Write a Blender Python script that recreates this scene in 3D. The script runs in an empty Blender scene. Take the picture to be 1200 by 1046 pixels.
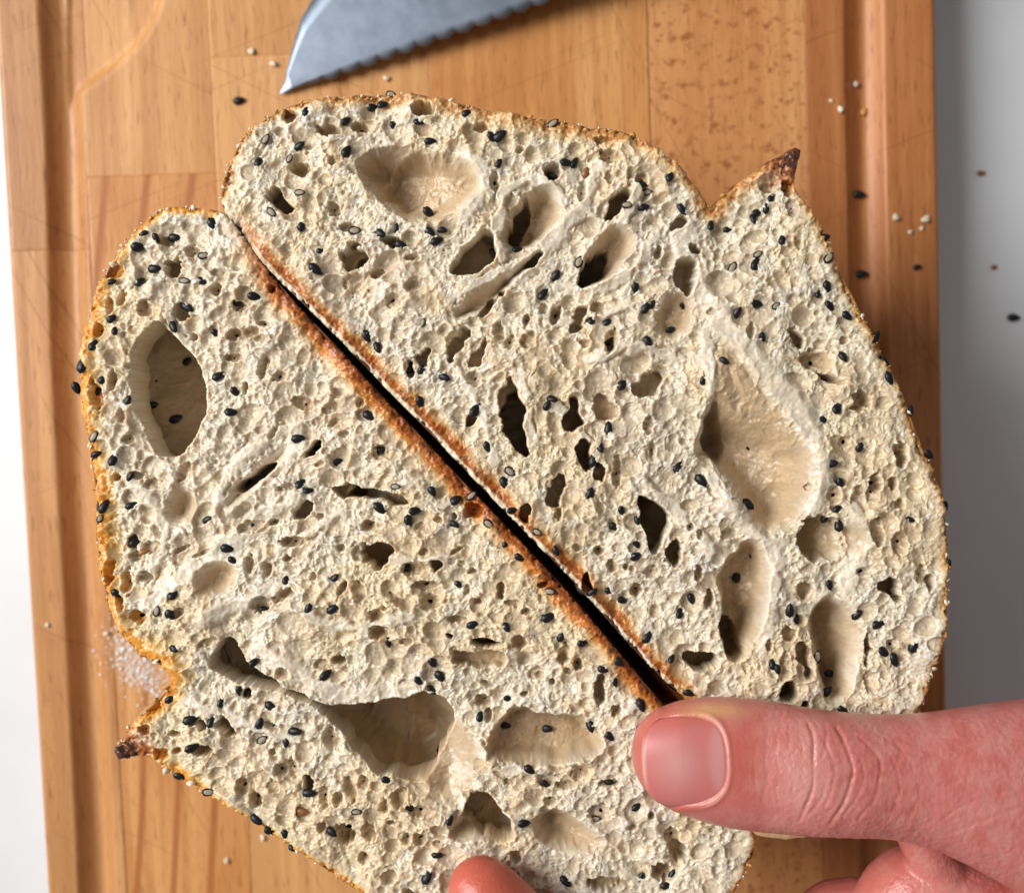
import bpy, math, random
import numpy as np
from mathutils import Matrix, Vector
from mathutils.bvhtree import BVHTree

rng = np.random.default_rng(7)
random.seed(7)
sc = bpy.context.scene
COL = sc.collection

# ------------------------------------------------------------------ camera, world, light, exposure
S = 6800.0                 # photograph pixels per metre on the cut face of the bread
DIST = 0.200               # lens to cut face
TILT = math.radians(-3.2)
FACE = Matrix.Translation((0, 0, 0.0745)) @ Matrix.Rotation(TILT, 4, 'X')      # frame of the cut faces
CAMM = FACE @ Matrix.Translation((0, 0, DIST))
cam = bpy.data.cameras.new('camera')
cam.sensor_fit = 'HORIZONTAL'; cam.sensor_width = 36.0
cam.lens = 36.0 * DIST / (1200.0 / S)
cam.clip_start = 0.01; cam.clip_end = 20.0
cam.dof.use_dof = True; cam.dof.focus_distance = DIST
cam.dof.aperture_fstop = (cam.lens / 1000.0) / 0.0023
camo = bpy.data.objects.new('camera', cam); COL.objects.link(camo)
camo.matrix_world = CAMM
sc.camera = camo

world = bpy.data.worlds.new('World'); sc.world = world; world.use_nodes = True
bg = world.node_tree.nodes['Background']
bg.inputs[0].default_value = (1.0, 0.95, 0.90, 1); bg.inputs[1].default_value = 0.22

win = bpy.data.lights.new('window_light', 'AREA')
win.shape = 'RECTANGLE'; win.size = 0.60; win.size_y = 0.74; win.energy = 25.0; win.color = (1.0, 0.985, 0.96)
wino = bpy.data.objects.new('window_light', win); COL.objects.link(wino)
_ld = Vector((-1.0, 0.30, 0.84)).normalized()
wino.location = Vector((0, 0, 0.05)) + _ld * 1.3
wino.rotation_euler = _ld.to_track_quat('Z', 'Y').to_euler()

sc.view_settings.view_transform = 'Standard'; sc.view_settings.look = 'None'
sc.view_settings.exposure = 0.0; sc.view_settings.gamma = 1.0
sc.cycles.use_denoising = True
sc.cycles.use_adaptive_sampling = True; sc.cycles.adaptive_threshold = 0.025
sc.cycles.max_bounces = 6; sc.cycles.diffuse_bounces = 3

# ------------------------------------------------------------------ helpers
CAML = CAMM.translation.copy()
def at(u, v, z=0.0):
    """world point at height z that the photograph shows at pixel (u, v)"""
    p = FACE @ Vector(((u - 600) / S, (523 - v) / S, 0))
    d = p - CAML
    return CAML + d * ((z - CAML.z) / d.z)

def loc(u, v, h):
    """face-frame point (metres) seen at pixel (u,v), h pixels above the cut face"""
    k = (1360.0 - h) / 1360.0
    return np.array([(u - 600) * k / S, (523 - v) * k / S, h / S])

def link(o, parent=None):
    COL.objects.link(o)
    if parent is not None: o.parent = parent
    return o

def mesh_np(name, verts, faces, smooth=True):
    me = bpy.data.meshes.new(name)
    verts = np.ascontiguousarray(verts, dtype=np.float32); faces = np.ascontiguousarray(faces, dtype=np.int32)
    n = faces.shape[1]
    me.vertices.add(len(verts)); me.vertices.foreach_set('co', verts.ravel())
    me.loops.add(faces.size); me.loops.foreach_set('vertex_index', faces.ravel())
    me.polygons.add(len(faces))
    me.polygons.foreach_set('loop_start', np.arange(0, faces.size, n, dtype=np.int32))
    me.polygons.foreach_set('loop_total', np.full(len(faces), n, dtype=np.int32))
    if smooth: me.polygons.foreach_set('use_smooth', np.ones(len(faces), dtype=bool))
    me.update(calc_edges=True)
    return me

def set_col(me, rgb, name='tint'):
    a = me.color_attributes.new(name, 'FLOAT_COLOR', 'POINT')
    c = np.ones((len(me.vertices), 4), dtype=np.float32); c[:, :3] = rgb
    a.data.foreach_set('color', c.ravel())

def obj(name, me, mat=None, parent=None):
    if mat is not None: me.materials.append(mat)
    return link(bpy.data.objects.new(name, me), parent)

def tag(o, label=None, cat=None, group=None, kind=None):
    if label: o['label'] = label
    if cat: o['category'] = cat
    if group: o['group'] = group
    if kind: o['kind'] = kind
    return o

def smooth(x, a, b):
    t = np.clip((x - a) / (b - a), 0, 1); return t * t * (3 - 2 * t)

def noise2(shape, wl, seed, spread=0.5):
    """smooth band noise with wavelength about wl pixels, zero mean, unit deviation"""
    r = np.random.default_rng(seed)
    f = np.fft.rfft2(r.standard_normal(shape))
    fy = np.fft.fftfreq(shape[0])[:, None]; fx = np.fft.rfftfreq(shape[1])[None, :]
    k = np.sqrt(fx * fx + fy * fy) * wl
    f *= np.exp(-((k - 0.0) ** 2) / (2 * (spread * 1.3) ** 2)) if spread > 0 else 1
    n = np.fft.irfft2(f, shape); n -= n.mean(); n /= n.std()
    return n.astype(np.float32)

def chaikin(pts, n=2, closed=True):
    p = np.array(pts, dtype=float)
    for _ in range(n):
        if closed:
            q = np.roll(p, -1, 0)
            p = np.stack([0.75 * p + 0.25 * q, 0.25 * p + 0.75 * q], 1).reshape(-1, 2)
        else:
            a, b = p[:-1], p[1:]
            p = np.concatenate([p[:1], np.stack([0.75 * a + 0.25 * b, 0.25 * a + 0.75 * b], 1).reshape(-1, 2), p[-1:]])
    return p

def seg_dist(X, Y, pts, closed=True):
    d2 = np.full(X.shape, 1e12, dtype=np.float32)
    n = len(pts)
    for i in range(n if closed else n - 1):
        ax, ay = pts[i]; bx, by = pts[(i + 1) % n]
        ex, ey = bx - ax, by - ay
        L = ex * ex + ey * ey + 1e-9
        px, py = X - np.float32(ax), Y - np.float32(ay)
        t = np.clip((px * ex + py * ey) / np.float32(L), 0, 1)
        px -= t * np.float32(ex); py -= t * np.float32(ey)
        np.minimum(d2, px * px + py * py, out=d2)
    return np.sqrt(d2)

def inside(X, Y, pts):
    r = np.zeros(X.shape, dtype=bool); n = len(pts)
    for i in range(n):
        ax, ay = pts[i]; bx, by = pts[(i + 1) % n]
        if ay == by: continue
        c = ((Y >= ay) != (Y >= by)) & (X < (bx - ax) * (Y - ay) / (by - ay) + ax)
        r ^= c
    return r

def sdf(X, Y, pts):
    d = seg_dist(X, Y, pts); return np.where(inside(X, Y, pts), d, -d)      # positive inside

# ------------------------------------------------------------------ materials
def mat(name):
    m = bpy.data.materials.new(name); m.use_nodes = True
    nt = m.node_tree; return m, nt, nt.nodes['Principled BSDF']

def nd(nt, kind, **kw):
    n = nt.nodes.new(kind)
    for k, v in kw.items():
        if k.startswith('i_'):
            key = k[2:]; key = int(key) if key.isdigit() else key.replace('_', ' ')
            n.inputs[key].default_value = v
        else: setattr(n, k, v)
    return n

def ramp(nt, fac, stops):
    r = nt.nodes.new('ShaderNodeValToRGB'); e = r.color_ramp.elements
    while len(e) < len(stops): e.new(0.5)
    for el, (p, c) in zip(e, stops):
        el.position = p; el.color = (c, c, c, 1) if isinstance(c, (int, float)) else (*c, 1)
    nt.links.new(fac, r.inputs[0]); return r

def mix(nt, fac, a, b, mode='MIX'):
    m = nt.nodes.new('ShaderNodeMix'); m.data_type = 'RGBA'; m.blend_type = mode
    for s, v in ((m.inputs[0], fac), (m.inputs[6], a), (m.inputs[7], b)):
        if isinstance(v, bpy.types.NodeSocket): nt.links.new(v, s)
        elif isinstance(v, (int, float)): s.default_value = v
        else: s.default_value = (*v, 1)
    return m.outputs[2]

def tint_mat(name, rough=0.5, spec=0.4, sss=0.0, rad=(1, 1, 1), scale=0.001, bump=None):
    m, nt, b = mat(name)
    a = nd(nt, 'ShaderNodeAttribute', attribute_name='tint')
    nt.links.new(a.outputs['Color'], b.inputs['Base Color'])
    b.inputs['Roughness'].default_value = rough; b.inputs['Specular IOR Level'].default_value = spec
    if sss:
        b.inputs['Subsurface Weight'].default_value = sss
        b.inputs['Subsurface Radius'].default_value = rad; b.inputs['Subsurface Scale'].default_value = scale
    return m, nt, b

M_CRUMB, nt, b = tint_mat('crumb', 0.34, 0.5, 1.0, (1.0, 0.72, 0.46), 0.0011)
fa_ = nd(nt, 'ShaderNodeAttribute', attribute_name='film')
nt.links.new(ramp(nt, fa_.outputs['Fac'], [(0.0, 0.38), (1.0, 0.36)]).outputs[0], b.inputs['Roughness'])
tc = nd(nt, 'ShaderNodeTexCoord')
no_ = nd(nt, 'ShaderNodeTexNoise', i_Scale=2300.0, i_Detail=1.0); nt.links.new(tc.outputs['Object'], no_.inputs['Vector'])
bp = nd(nt, 'ShaderNodeBump', i_Distance=0.00030); nt.links.new(no_.outputs[0], bp.inputs['Height'])
nt.links.new(ramp(nt, fa_.outputs['Fac'], [(0.0, 0.16), (1.0, 0.10)]).outputs[0], bp.inputs['Strength'])
nt.links.new(bp.outputs[0], b.inputs['Normal'])
M_SEED, _nt, _b = mat('black_sesame')
_b.inputs['Base Color'].default_value = (0.008, 0.008, 0.009, 1); _b.inputs['Roughness'].default_value = 0.42; _b.inputs['Specular IOR Level'].default_value = 0.35
M_SEEDCORE, _nt, _b = mat('sesame_core')
_b.inputs['Base Color'].default_value = (0.33, 0.27, 0.19, 1); _b.inputs['Roughness'].default_value = 0.5
M_SEEDBROWN, _nt, _b = mat('brown_sesame')
_b.inputs['Base Color'].default_value = (0.26, 0.10, 0.03, 1); _b.inputs['Roughness'].default_value = 0.4

M_CRUST, nt, b = mat('crust')
tc = nd(nt, 'ShaderNodeTexCoord')
n1 = nd(nt, 'ShaderNodeTexNoise', i_Scale=140.0, i_Detail=6.0, i_Roughness=0.65)
nt.links.new(tc.outputs['Object'], n1.inputs['Vector'])
r1 = ramp(nt, n1.outputs[0], [(0.30, (0.07, 0.022, 0.008)), (0.45, (0.28, 0.095, 0.022)), (0.58, (0.52, 0.24, 0.06)), (0.75, (0.66, 0.45, 0.22))])
at_ = nd(nt, 'ShaderNodeAttribute', attribute_name='tint')
r2 = ramp(nt, n1.outputs[0], [(0.35, (0.035, 0.012, 0.006)), (0.65, (0.20, 0.06, 0.015))])
nt.links.new(mix(nt, at_.outputs['Fac'], r1.outputs[0], r2.outputs[0]), b.inputs['Base Color']); b.inputs['Roughness'].default_value = 0.45
n2 = nd(nt, 'ShaderNodeTexNoise', i_Scale=900.0, i_Detail=4.0)
nt.links.new(tc.outputs['Object'], n2.inputs['Vector'])
bp = nd(nt, 'ShaderNodeBump', i_Strength=0.5, i_Distance=0.0004); nt.links.new(n2.outputs[0], bp.inputs['Height'])
nt.links.new(bp.outputs[0], b.inputs['Normal'])

M_FLAKE, nt, b = mat('pale_flake')
b.inputs['Base Color'].default_value = (0.74, 0.66, 0.52, 1); b.inputs['Roughness'].default_value = 0.5
b.inputs['Subsurface Weight'].default_value = 0.4; b.inputs['Subsurface Scale'].default_value = 0.0008
M_TOASTY, nt, b = mat('toasted_flake')
b.inputs['Base Color'].default_value = (0.55, 0.27, 0.06, 1); b.inputs['Roughness'].default_value = 0.45
M_FLOUR, nt, b = mat('flour')
b.inputs['Base Color'].default_value = (0.80, 0.77, 0.74, 1); b.inputs['Roughness'].default_value = 0.8

def wood(name, dark, mid, light, fleck=0.0, arch=0.0, seed=0.0):
    dark, mid, light = ((c[0] * 1.10, c[1] * 0.95, c[2] * 0.80) for c in (dark, mid, light))
    m, nt, b = mat(name)
    tc = nd(nt, 'ShaderNodeTexCoord')
    mp = nd(nt, 'ShaderNodeMapping'); mp.inputs['Location'].default_value = (seed * 3.1, seed * 1.7, 0)
    nt.links.new(tc.outputs['Object'], mp.inputs['Vector'])
    def stretched(sx, sy, detail, rough=0.6, dist=0.0):
        q = nd(nt, 'ShaderNodeMapping'); q.inputs['Scale'].default_value = (sx, sy, sx)
        nt.links.new(mp.outputs[0], q.inputs['Vector'])
        n = nd(nt, 'ShaderNodeTexNoise', i_Scale=1.0, i_Detail=detail, i_Roughness=rough, i_Distortion=dist)
        nt.links.new(q.outputs[0], n.inputs['Vector']); return n
    broad = stretched(45, 5, 4, 0.55, 0.6)
    col = ramp(nt, broad.outputs[0], [(0.32, dark), (0.5, mid), (0.66, light)]).outputs[0]
    streak = stretched(420, 14, 3, 0.6)
    col = mix(nt, ramp(nt, streak.outputs[0], [(0.35, 0.75), (0.60, 0.0)]).outputs[0], col, dark)
    if arch:
        w = nd(nt, 'ShaderNodeTexWave', wave_type='BANDS', bands_direction='X', i_Scale=34.0, i_Distortion=4.0, i_Detail=1.0)
        w.inputs['Detail Scale'].default_value = 0.6
        q = nd(nt, 'ShaderNodeMapping'); q.inputs['Scale'].default_value = (1, 0.35, 1); q.inputs['Rotation'].default_value = (0, 0, 0.35)
        nt.links.new(mp.outputs[0], q.inputs['Vector']); nt.links.new(q.outputs[0], w.inputs['Vector'])
        col = mix(nt, ramp(nt, w.outputs[0], [(0.0, arch), (0.16, 0.0)]).outputs[0], col, (dark[0] * .75, dark[1] * .55, dark[2] * .45))
    pores = stretched(2300, 170, 2, 0.5)
    col = mix(nt, ramp(nt, pores.outputs[0], [(0.30, 0.65), (0.40, 0.0)]).outputs[0], col, (dark[0] * .55, dark[1] * .45, dark[2] * .4))
    blot = stretched(60, 45, 3, 0.5)
    col = mix(nt, ramp(nt, blot.outputs[0], [(0.55, 0.0), (0.75, 0.30)]).outputs[0], col, (dark[0] * .9, dark[1] * .7, dark[2] * .6))
    if fleck:
        f = stretched(330, 380, 2, 0.6)
        col = mix(nt, ramp(nt, f.outputs[0], [(0.56, 0.0), (0.70, fleck)]).outputs[0], col, (0.32, 0.10, 0.030))
        f = stretched(520, 420, 2, 0.5)
        col = mix(nt, ramp(nt, f.outputs[0], [(0.60, 0.0), (0.68, fleck * 0.7)]).outputs[0], col, (0.35, 0.13, 0.045))
    nt.links.new(col, b.inputs['Base Color'])
    hcut = None
    for k_, rot in enumerate((0.5, -0.35, 1.1)):                       # old knife cuts
        q0 = nd(nt, 'ShaderNodeMapping'); q0.inputs['Rotation'].default_value = (0, 0, rot); nt.links.new(mp.outputs[0], q0.inputs['Vector'])
        q = nd(nt, 'ShaderNodeMapping'); q.inputs['Scale'].default_value = (9, 1100, 9); q.inputs['Location'].default_value = (k_ * 5.0, seed, 0)
        nt.links.new(q0.outputs[0], q.inputs['Vector'])
        n = nd(nt, 'ShaderNodeTexNoise', i_Scale=1.0, i_Detail=1.0); nt.links.new(q.outputs[0], n.inputs['Vector'])
        cut = ramp(nt, n.outputs[0], [(0.70, 0.0), (0.76, 0.5)]).outputs[0]
        col = mix(nt, cut, col, (dark[0] * .7, dark[1] * .6, dark[2] * .5))
    nt.links.new(col, b.inputs['Base Color'])
    rr = ramp(nt, broad.outputs[0], [(0.3, 0.34), (0.7, 0.50)]); nt.links.new(rr.outputs[0], b.inputs['Roughness'])
    b.inputs['Specular IOR Level'].default_value = 0.35
    bp = nd(nt, 'ShaderNodeBump', i_Strength=0.35, i_Distance=0.0002); nt.links.new(streak.outputs[0], bp.inputs['Height'])
    bp2 = nd(nt, 'ShaderNodeBump', i_Strength=0.25, i_Distance=0.0002); nt.links.new(pores.outputs[0], bp2.inputs['Height'])
    nt.links.new(bp.outputs[0], bp2.inputs['Normal']); nt.links.new(bp2.outputs[0], b.inputs['Normal'])
    return m

# ------------------------------------------------------------------ table top
M_TABLE, nt, b = mat('white_laminate')
tc = nd(nt, 'ShaderNodeTexCoord')
n1 = nd(nt, 'ShaderNodeTexNoise', i_Scale=25.0, i_Detail=4.0); nt.links.new(tc.outputs['Object'], n1.inputs['Vector'])
nt.links.new(ramp(nt, n1.outputs[0], [(0.3, (0.64, 0.665, 0.70)), (0.7, (0.70, 0.725, 0.755))]).outputs[0], b.inputs['Base Color'])
b.inputs['Roughness'].default_value = 0.45
BT = 0.018                                      # board thickness
tp = [(-1.2, -1.2), (1.2, -1.2), (1.2, 1.2), (-1.2, 1.2)]
tv = [(x, y, -BT - 0.03) for x, y in tp] + [(x, y, -BT) for x, y in tp]
tf = [(3, 2, 1, 0), (4, 5, 6, 7), (0, 1, 5, 4), (1, 2, 6, 5), (2, 3, 7, 6), (3, 0, 4, 7)]
tab = obj('table_top', mesh_np('table_top', tv, tf, False), M_TABLE)
tag(tab, 'smooth white table surface under the wooden board', 'table', kind='structure')

# ------------------------------------------------------------------ cutting board made of glued planks
eL0, eL1 = at(-3, 100), at(55, 1046)
eR0, eR1 = at(1098, 0), at(1111, 900)
dL = (eL0 - eL1).normalized(); dR = (eR0 - eR1).normalized()
ang = math.atan2(-(dL + dR).x, (dL + dR).y)
BM = Matrix.Translation(at(600, 523)) @ Matrix.Rotation(ang, 4, 'Z')
BI = BM.inverted()
def bl(u, v):
    p = BI @ at(u, v); return (p.x, p.y)
X0 = 0.5 * (bl(-3, 100)[0] + bl(55, 1046)[0]); X1 = 0.5 * (bl(1098, 0)[0] + bl(1111, 900)[0])
YT = bl(600, -170)[1]; YB = bl(600, 1260)[1]
gl = np.array([bl(74, -400), bl(60, -120), bl(75, 150), bl(82, 420), bl(97, 700), bl(112, 1000), bl(124, 1400)])
gr = np.array([bl(1011, -120), bl(1013, 100), bl(1019, 400), bl(1030, 1000), bl(1036, 1400)])
rec = chaikin([bl(*p) for p in [(62, -100), (205, -100), (199, -40), (191, 2), (176, 36), (150, 66), (118, 90), (96, 104), (90, 118), (80, 140), (62, 140)]], 2)

def board_h(X, Y):
    def gro(pts, w):
        xs = np.interp(-Y, -pts[:, 1], pts[:, 0])
        return np.clip(1 - np.abs(X - xs) / w, 0, 1)
    g = np.maximum(gro(gl, 0.0046), gro(gr, 0.0047))
    dep = 0.0035 * np.sin(g * math.pi / 2)
    s = sdf(X.astype(np.float32), Y.astype(np.float32), rec)
    dep = np.maximum(dep, 0.0040 * smooth(s, -0.0004, 0.0028))
    return -dep

board = link(bpy.data.objects.new('cutting_board', None)); board.matrix_world = BM
tag(board, 'brown wooden cutting board with a juice groove, lying under the bread', 'cutting board')
A = (0.40, 0.215, 0.090), (0.54, 0.315, 0.140), (0.62, 0.385, 0.190)
W = {
 'pale':   wood('beech_pale', (0.43, 0.235, 0.098), (0.56, 0.335, 0.150), (0.63, 0.405, 0.205), seed=1.0),
 'edge':   wood('beech_edge', (0.36, 0.185, 0.082), (0.50, 0.285, 0.130), (0.58, 0.355, 0.180), seed=2.0),
 'warm':   wood('beech_warm', (0.42, 0.200, 0.070), (0.55, 0.290, 0.110), (0.60, 0.350, 0.150), seed=3.0),
 'arch':   wood('beech_arched', (0.44, 0.215, 0.078), (0.56, 0.310, 0.125), (0.62, 0.375, 0.170), arch=0.85, seed=4.0),
 'fleck':  wood('beech_flecked', (0.46, 0.225, 0.092), (0.57, 0.310, 0.135), (0.62, 0.365, 0.175), fleck=0.9, seed=5.0),
 'red':    wood('beech_red', (0.33, 0.135, 0.050), (0.46, 0.215, 0.085), (0.54, 0.28, 0.12), seed=6.0),
}
xj = [X0, bl(107, 300)[0], bl(250, 130)[0], bl(505, 130)[0], bl(760, 80)[0], bl(944, 80)[0], X1]
yj = lambda u, v: bl(u, v)[1]
planks = [  # x0 x1 y0(bottom) y1(top) material step
 (xj[0], xj[1], yj(55, 293), YT, 'edge', 5e-4), (xj[0], xj[1], YB, yj(55, 293), 'edge', 5e-4),
 (xj[1], xj[2], yj(180, 205), YT, 'pale', 5e-4), (xj[1], xj[2], YB, yj(180, 205), 'arch', 15e-4),
 (xj[2], xj[3], yj(290, 66), YT, 'pale', 15e-4), (xj[2], xj[3], YB, yj(290, 66), 'warm', 15e-4),
 (xj[3], xj[4], YB, YT, 'warm', 15e-4), (xj[4], xj[5], YB, YT, 'fleck', 15e-4), (xj[5], xj[6], YB, YT, 'red', 5e-4)]
W['pale2'] = wood('beech_light', (0.47, 0.265, 0.115), (0.59, 0.360, 0.165), (0.65, 0.42, 0.215), seed=8.0)
W['edge2'] = wood('beech_edge_tan', (0.38, 0.20, 0.088), (0.52, 0.30, 0.138), (0.59, 0.365, 0.185), seed=9.0)
planks[1] = planks[1][:4] + ('edge2', 5e-4)
planks[5] = planks[5][:4] + ('pale2', 15e-4)
for (x0, x1, y0, y1, mk, st) in planks:
    xs = np.concatenate([[x0, x0 + 1.2e-4, x0 + 3e-4], np.linspace(x0 + 6e-4, x1 - 6e-4, int((x1 - x0) / st)), [x1 - 3e-4, x1 - 1.2e-4, x1]])
    ys = np.concatenate([[y0, y0 + 1.2e-4, y0 + 3e-4], np.linspace(y0 + 6e-4, y1 - 6e-4, int((y1 - y0) / max(st * 1.6, 1e-3))), [y1 - 3e-4, y1 - 1.2e-4, y1]])
    X, Y = np.meshgrid(xs, ys)
    Z = board_h(X, Y)
    e = np.minimum(np.minimum(X - x0, x1 - X), np.minimum(Y - y0, y1 - Y))
    outer = np.minimum(X - X0, X1 - X)
    Z = Z - 6e-5 * (1 - smooth(e, 0, 3e-4))
    Z = Z - 1.2e-3 * np.clip(1 - outer / 1.2e-3, 0, 1) ** 2
    Z = Z + 0.00012 * np.sin(X * 60 + Y * 23 + x0 * 900)
    ny, nx = X.shape
    top = np.stack([X, Y, Z], -1).reshape(-1, 3)
    idx = np.arange(nx * ny).reshape(ny, nx)
    q = np.stack([idx[:-1, :-1], idx[:-1, 1:], idx[1:, 1:], idx[1:, :-1]], -1).reshape(-1, 4)
    ring = np.concatenate([idx[0, :-1], idx[:-1, -1], idx[-1, :0:-1], idx[:0:-1, 0]])
    low = top[ring].copy(); low[:, 2] = -BT + 0.0002
    n0 = len(top); k = len(ring)
    sides = np.stack([ring, n0 + np.arange(k), n0 + (np.arange(k) + 1) % k, np.roll(ring, -1)], -1)
    c = [n0 + list(ring).index(i) for i in (idx[0, 0], idx[0, -1], idx[-1, -1], idx[-1, 0])]
    me = mesh_np('plank', np.concatenate([top, low]), np.concatenate([q, sides, [c[::-1]]]))
    obj('plank', me, W[mk], board)

# ------------------------------------------------------------------ bread: outlines in photograph pixels
GAP_R = [(262, 246), (285, 277), (318, 317), (361, 358), (405, 402), (455, 455), (505, 505), (539, 541), (572, 575), (606, 610), (640, 645), (674, 680), (702, 711), (725, 737), (765, 782), (800, 815)]
GAP_SHIFT = 1.3
GAP_L = [(266, 253), (287, 281), (314, 322), (352, 366), (396, 411), (445, 466), (495, 517), (529, 554), (562, 588), (596, 623), (629, 658), (662, 694), (690, 726), (712, 752), (750, 798), (785, 836)]
OUT_R = [(800, 815), (830, 850), (880, 880), (980, 885), (1050, 865), (1078, 834), (1088, 812), (1095, 790), (1103, 762), (1111, 742), (1112, 690), (1113, 650), (1110, 610), (1104, 580), (1094, 550), (1080, 520), (1069, 490), (1055, 455), (1040, 425), (1021, 388), (1004, 355), (986, 322), (972, 288), (962, 264), (946, 242), (931, 222), (930, 210), (934, 195), (938, 177), (932, 172), (915, 182), (898, 193), (880, 205), (860, 218), (845, 233), (835, 246), (825, 232), (812, 212), (795, 195), (775, 178), (750, 162), (720, 152), (680, 146), (640, 139), (600, 134), (560, 127), (520, 116), (490, 109), (450, 110), (410, 112), (375, 114), (345, 121), (318, 131), (290, 151), (272, 176), (262, 205), (257, 230)]
OUT_L = [(785, 836), (835, 880), (872, 940), (884, 975), (885, 1000), (872, 1030), (850, 1068), (780, 1104), (680, 1122), (590, 1118), (520, 1098), (470, 1076), (420, 1046), (390, 1026), (360, 1005), (330, 986), (300, 966), (270, 946), (245, 933), (215, 915), (187, 897), (168, 884), (150, 888), (136, 888), (133, 876), (146, 868), (148, 856), (160, 841), (176, 828), (190, 815), (197, 802), (201, 790), (185, 780), (160, 766), (141, 745), (127, 715), (118, 680), (110, 640), (112, 597), (108, 560), (105, 530), (100, 502), (93, 475), (93, 450), (97, 410), (102, 375), (110, 345), (120, 320), (134, 298), (149, 278), (164, 262), (178, 249), (195, 242), (225, 243), (250, 246)]

GAP_R = GAP_R[:2] + [(x - GAP_SHIFT, y + GAP_SHIFT) for x, y in GAP_R[2:]]; GAP_L = GAP_L[:2] + [(x + GAP_SHIFT, y - GAP_SHIFT) for x, y in GAP_L[2:]]
ZOOM = {'2': (300, 80, 2.9875), '3': (600, 80, 2.9875), '5': (60, 230, 2.9875), '6': (400, 380, 2.9875), '7': (760, 380, 2.9875),
        '1b': (60, 560, 2.9875), '2b': (100, 720, 3.0), '3b': (400, 696, 2.9875), '5b': (700, 560, 2.727)}
def zp(z, pts):
    ox, oy, s = ZOOM[z]; return [(ox + x / s, oy + y / s) for x, y in pts]
def zs(z): return ZOOM[z][2]

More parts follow.
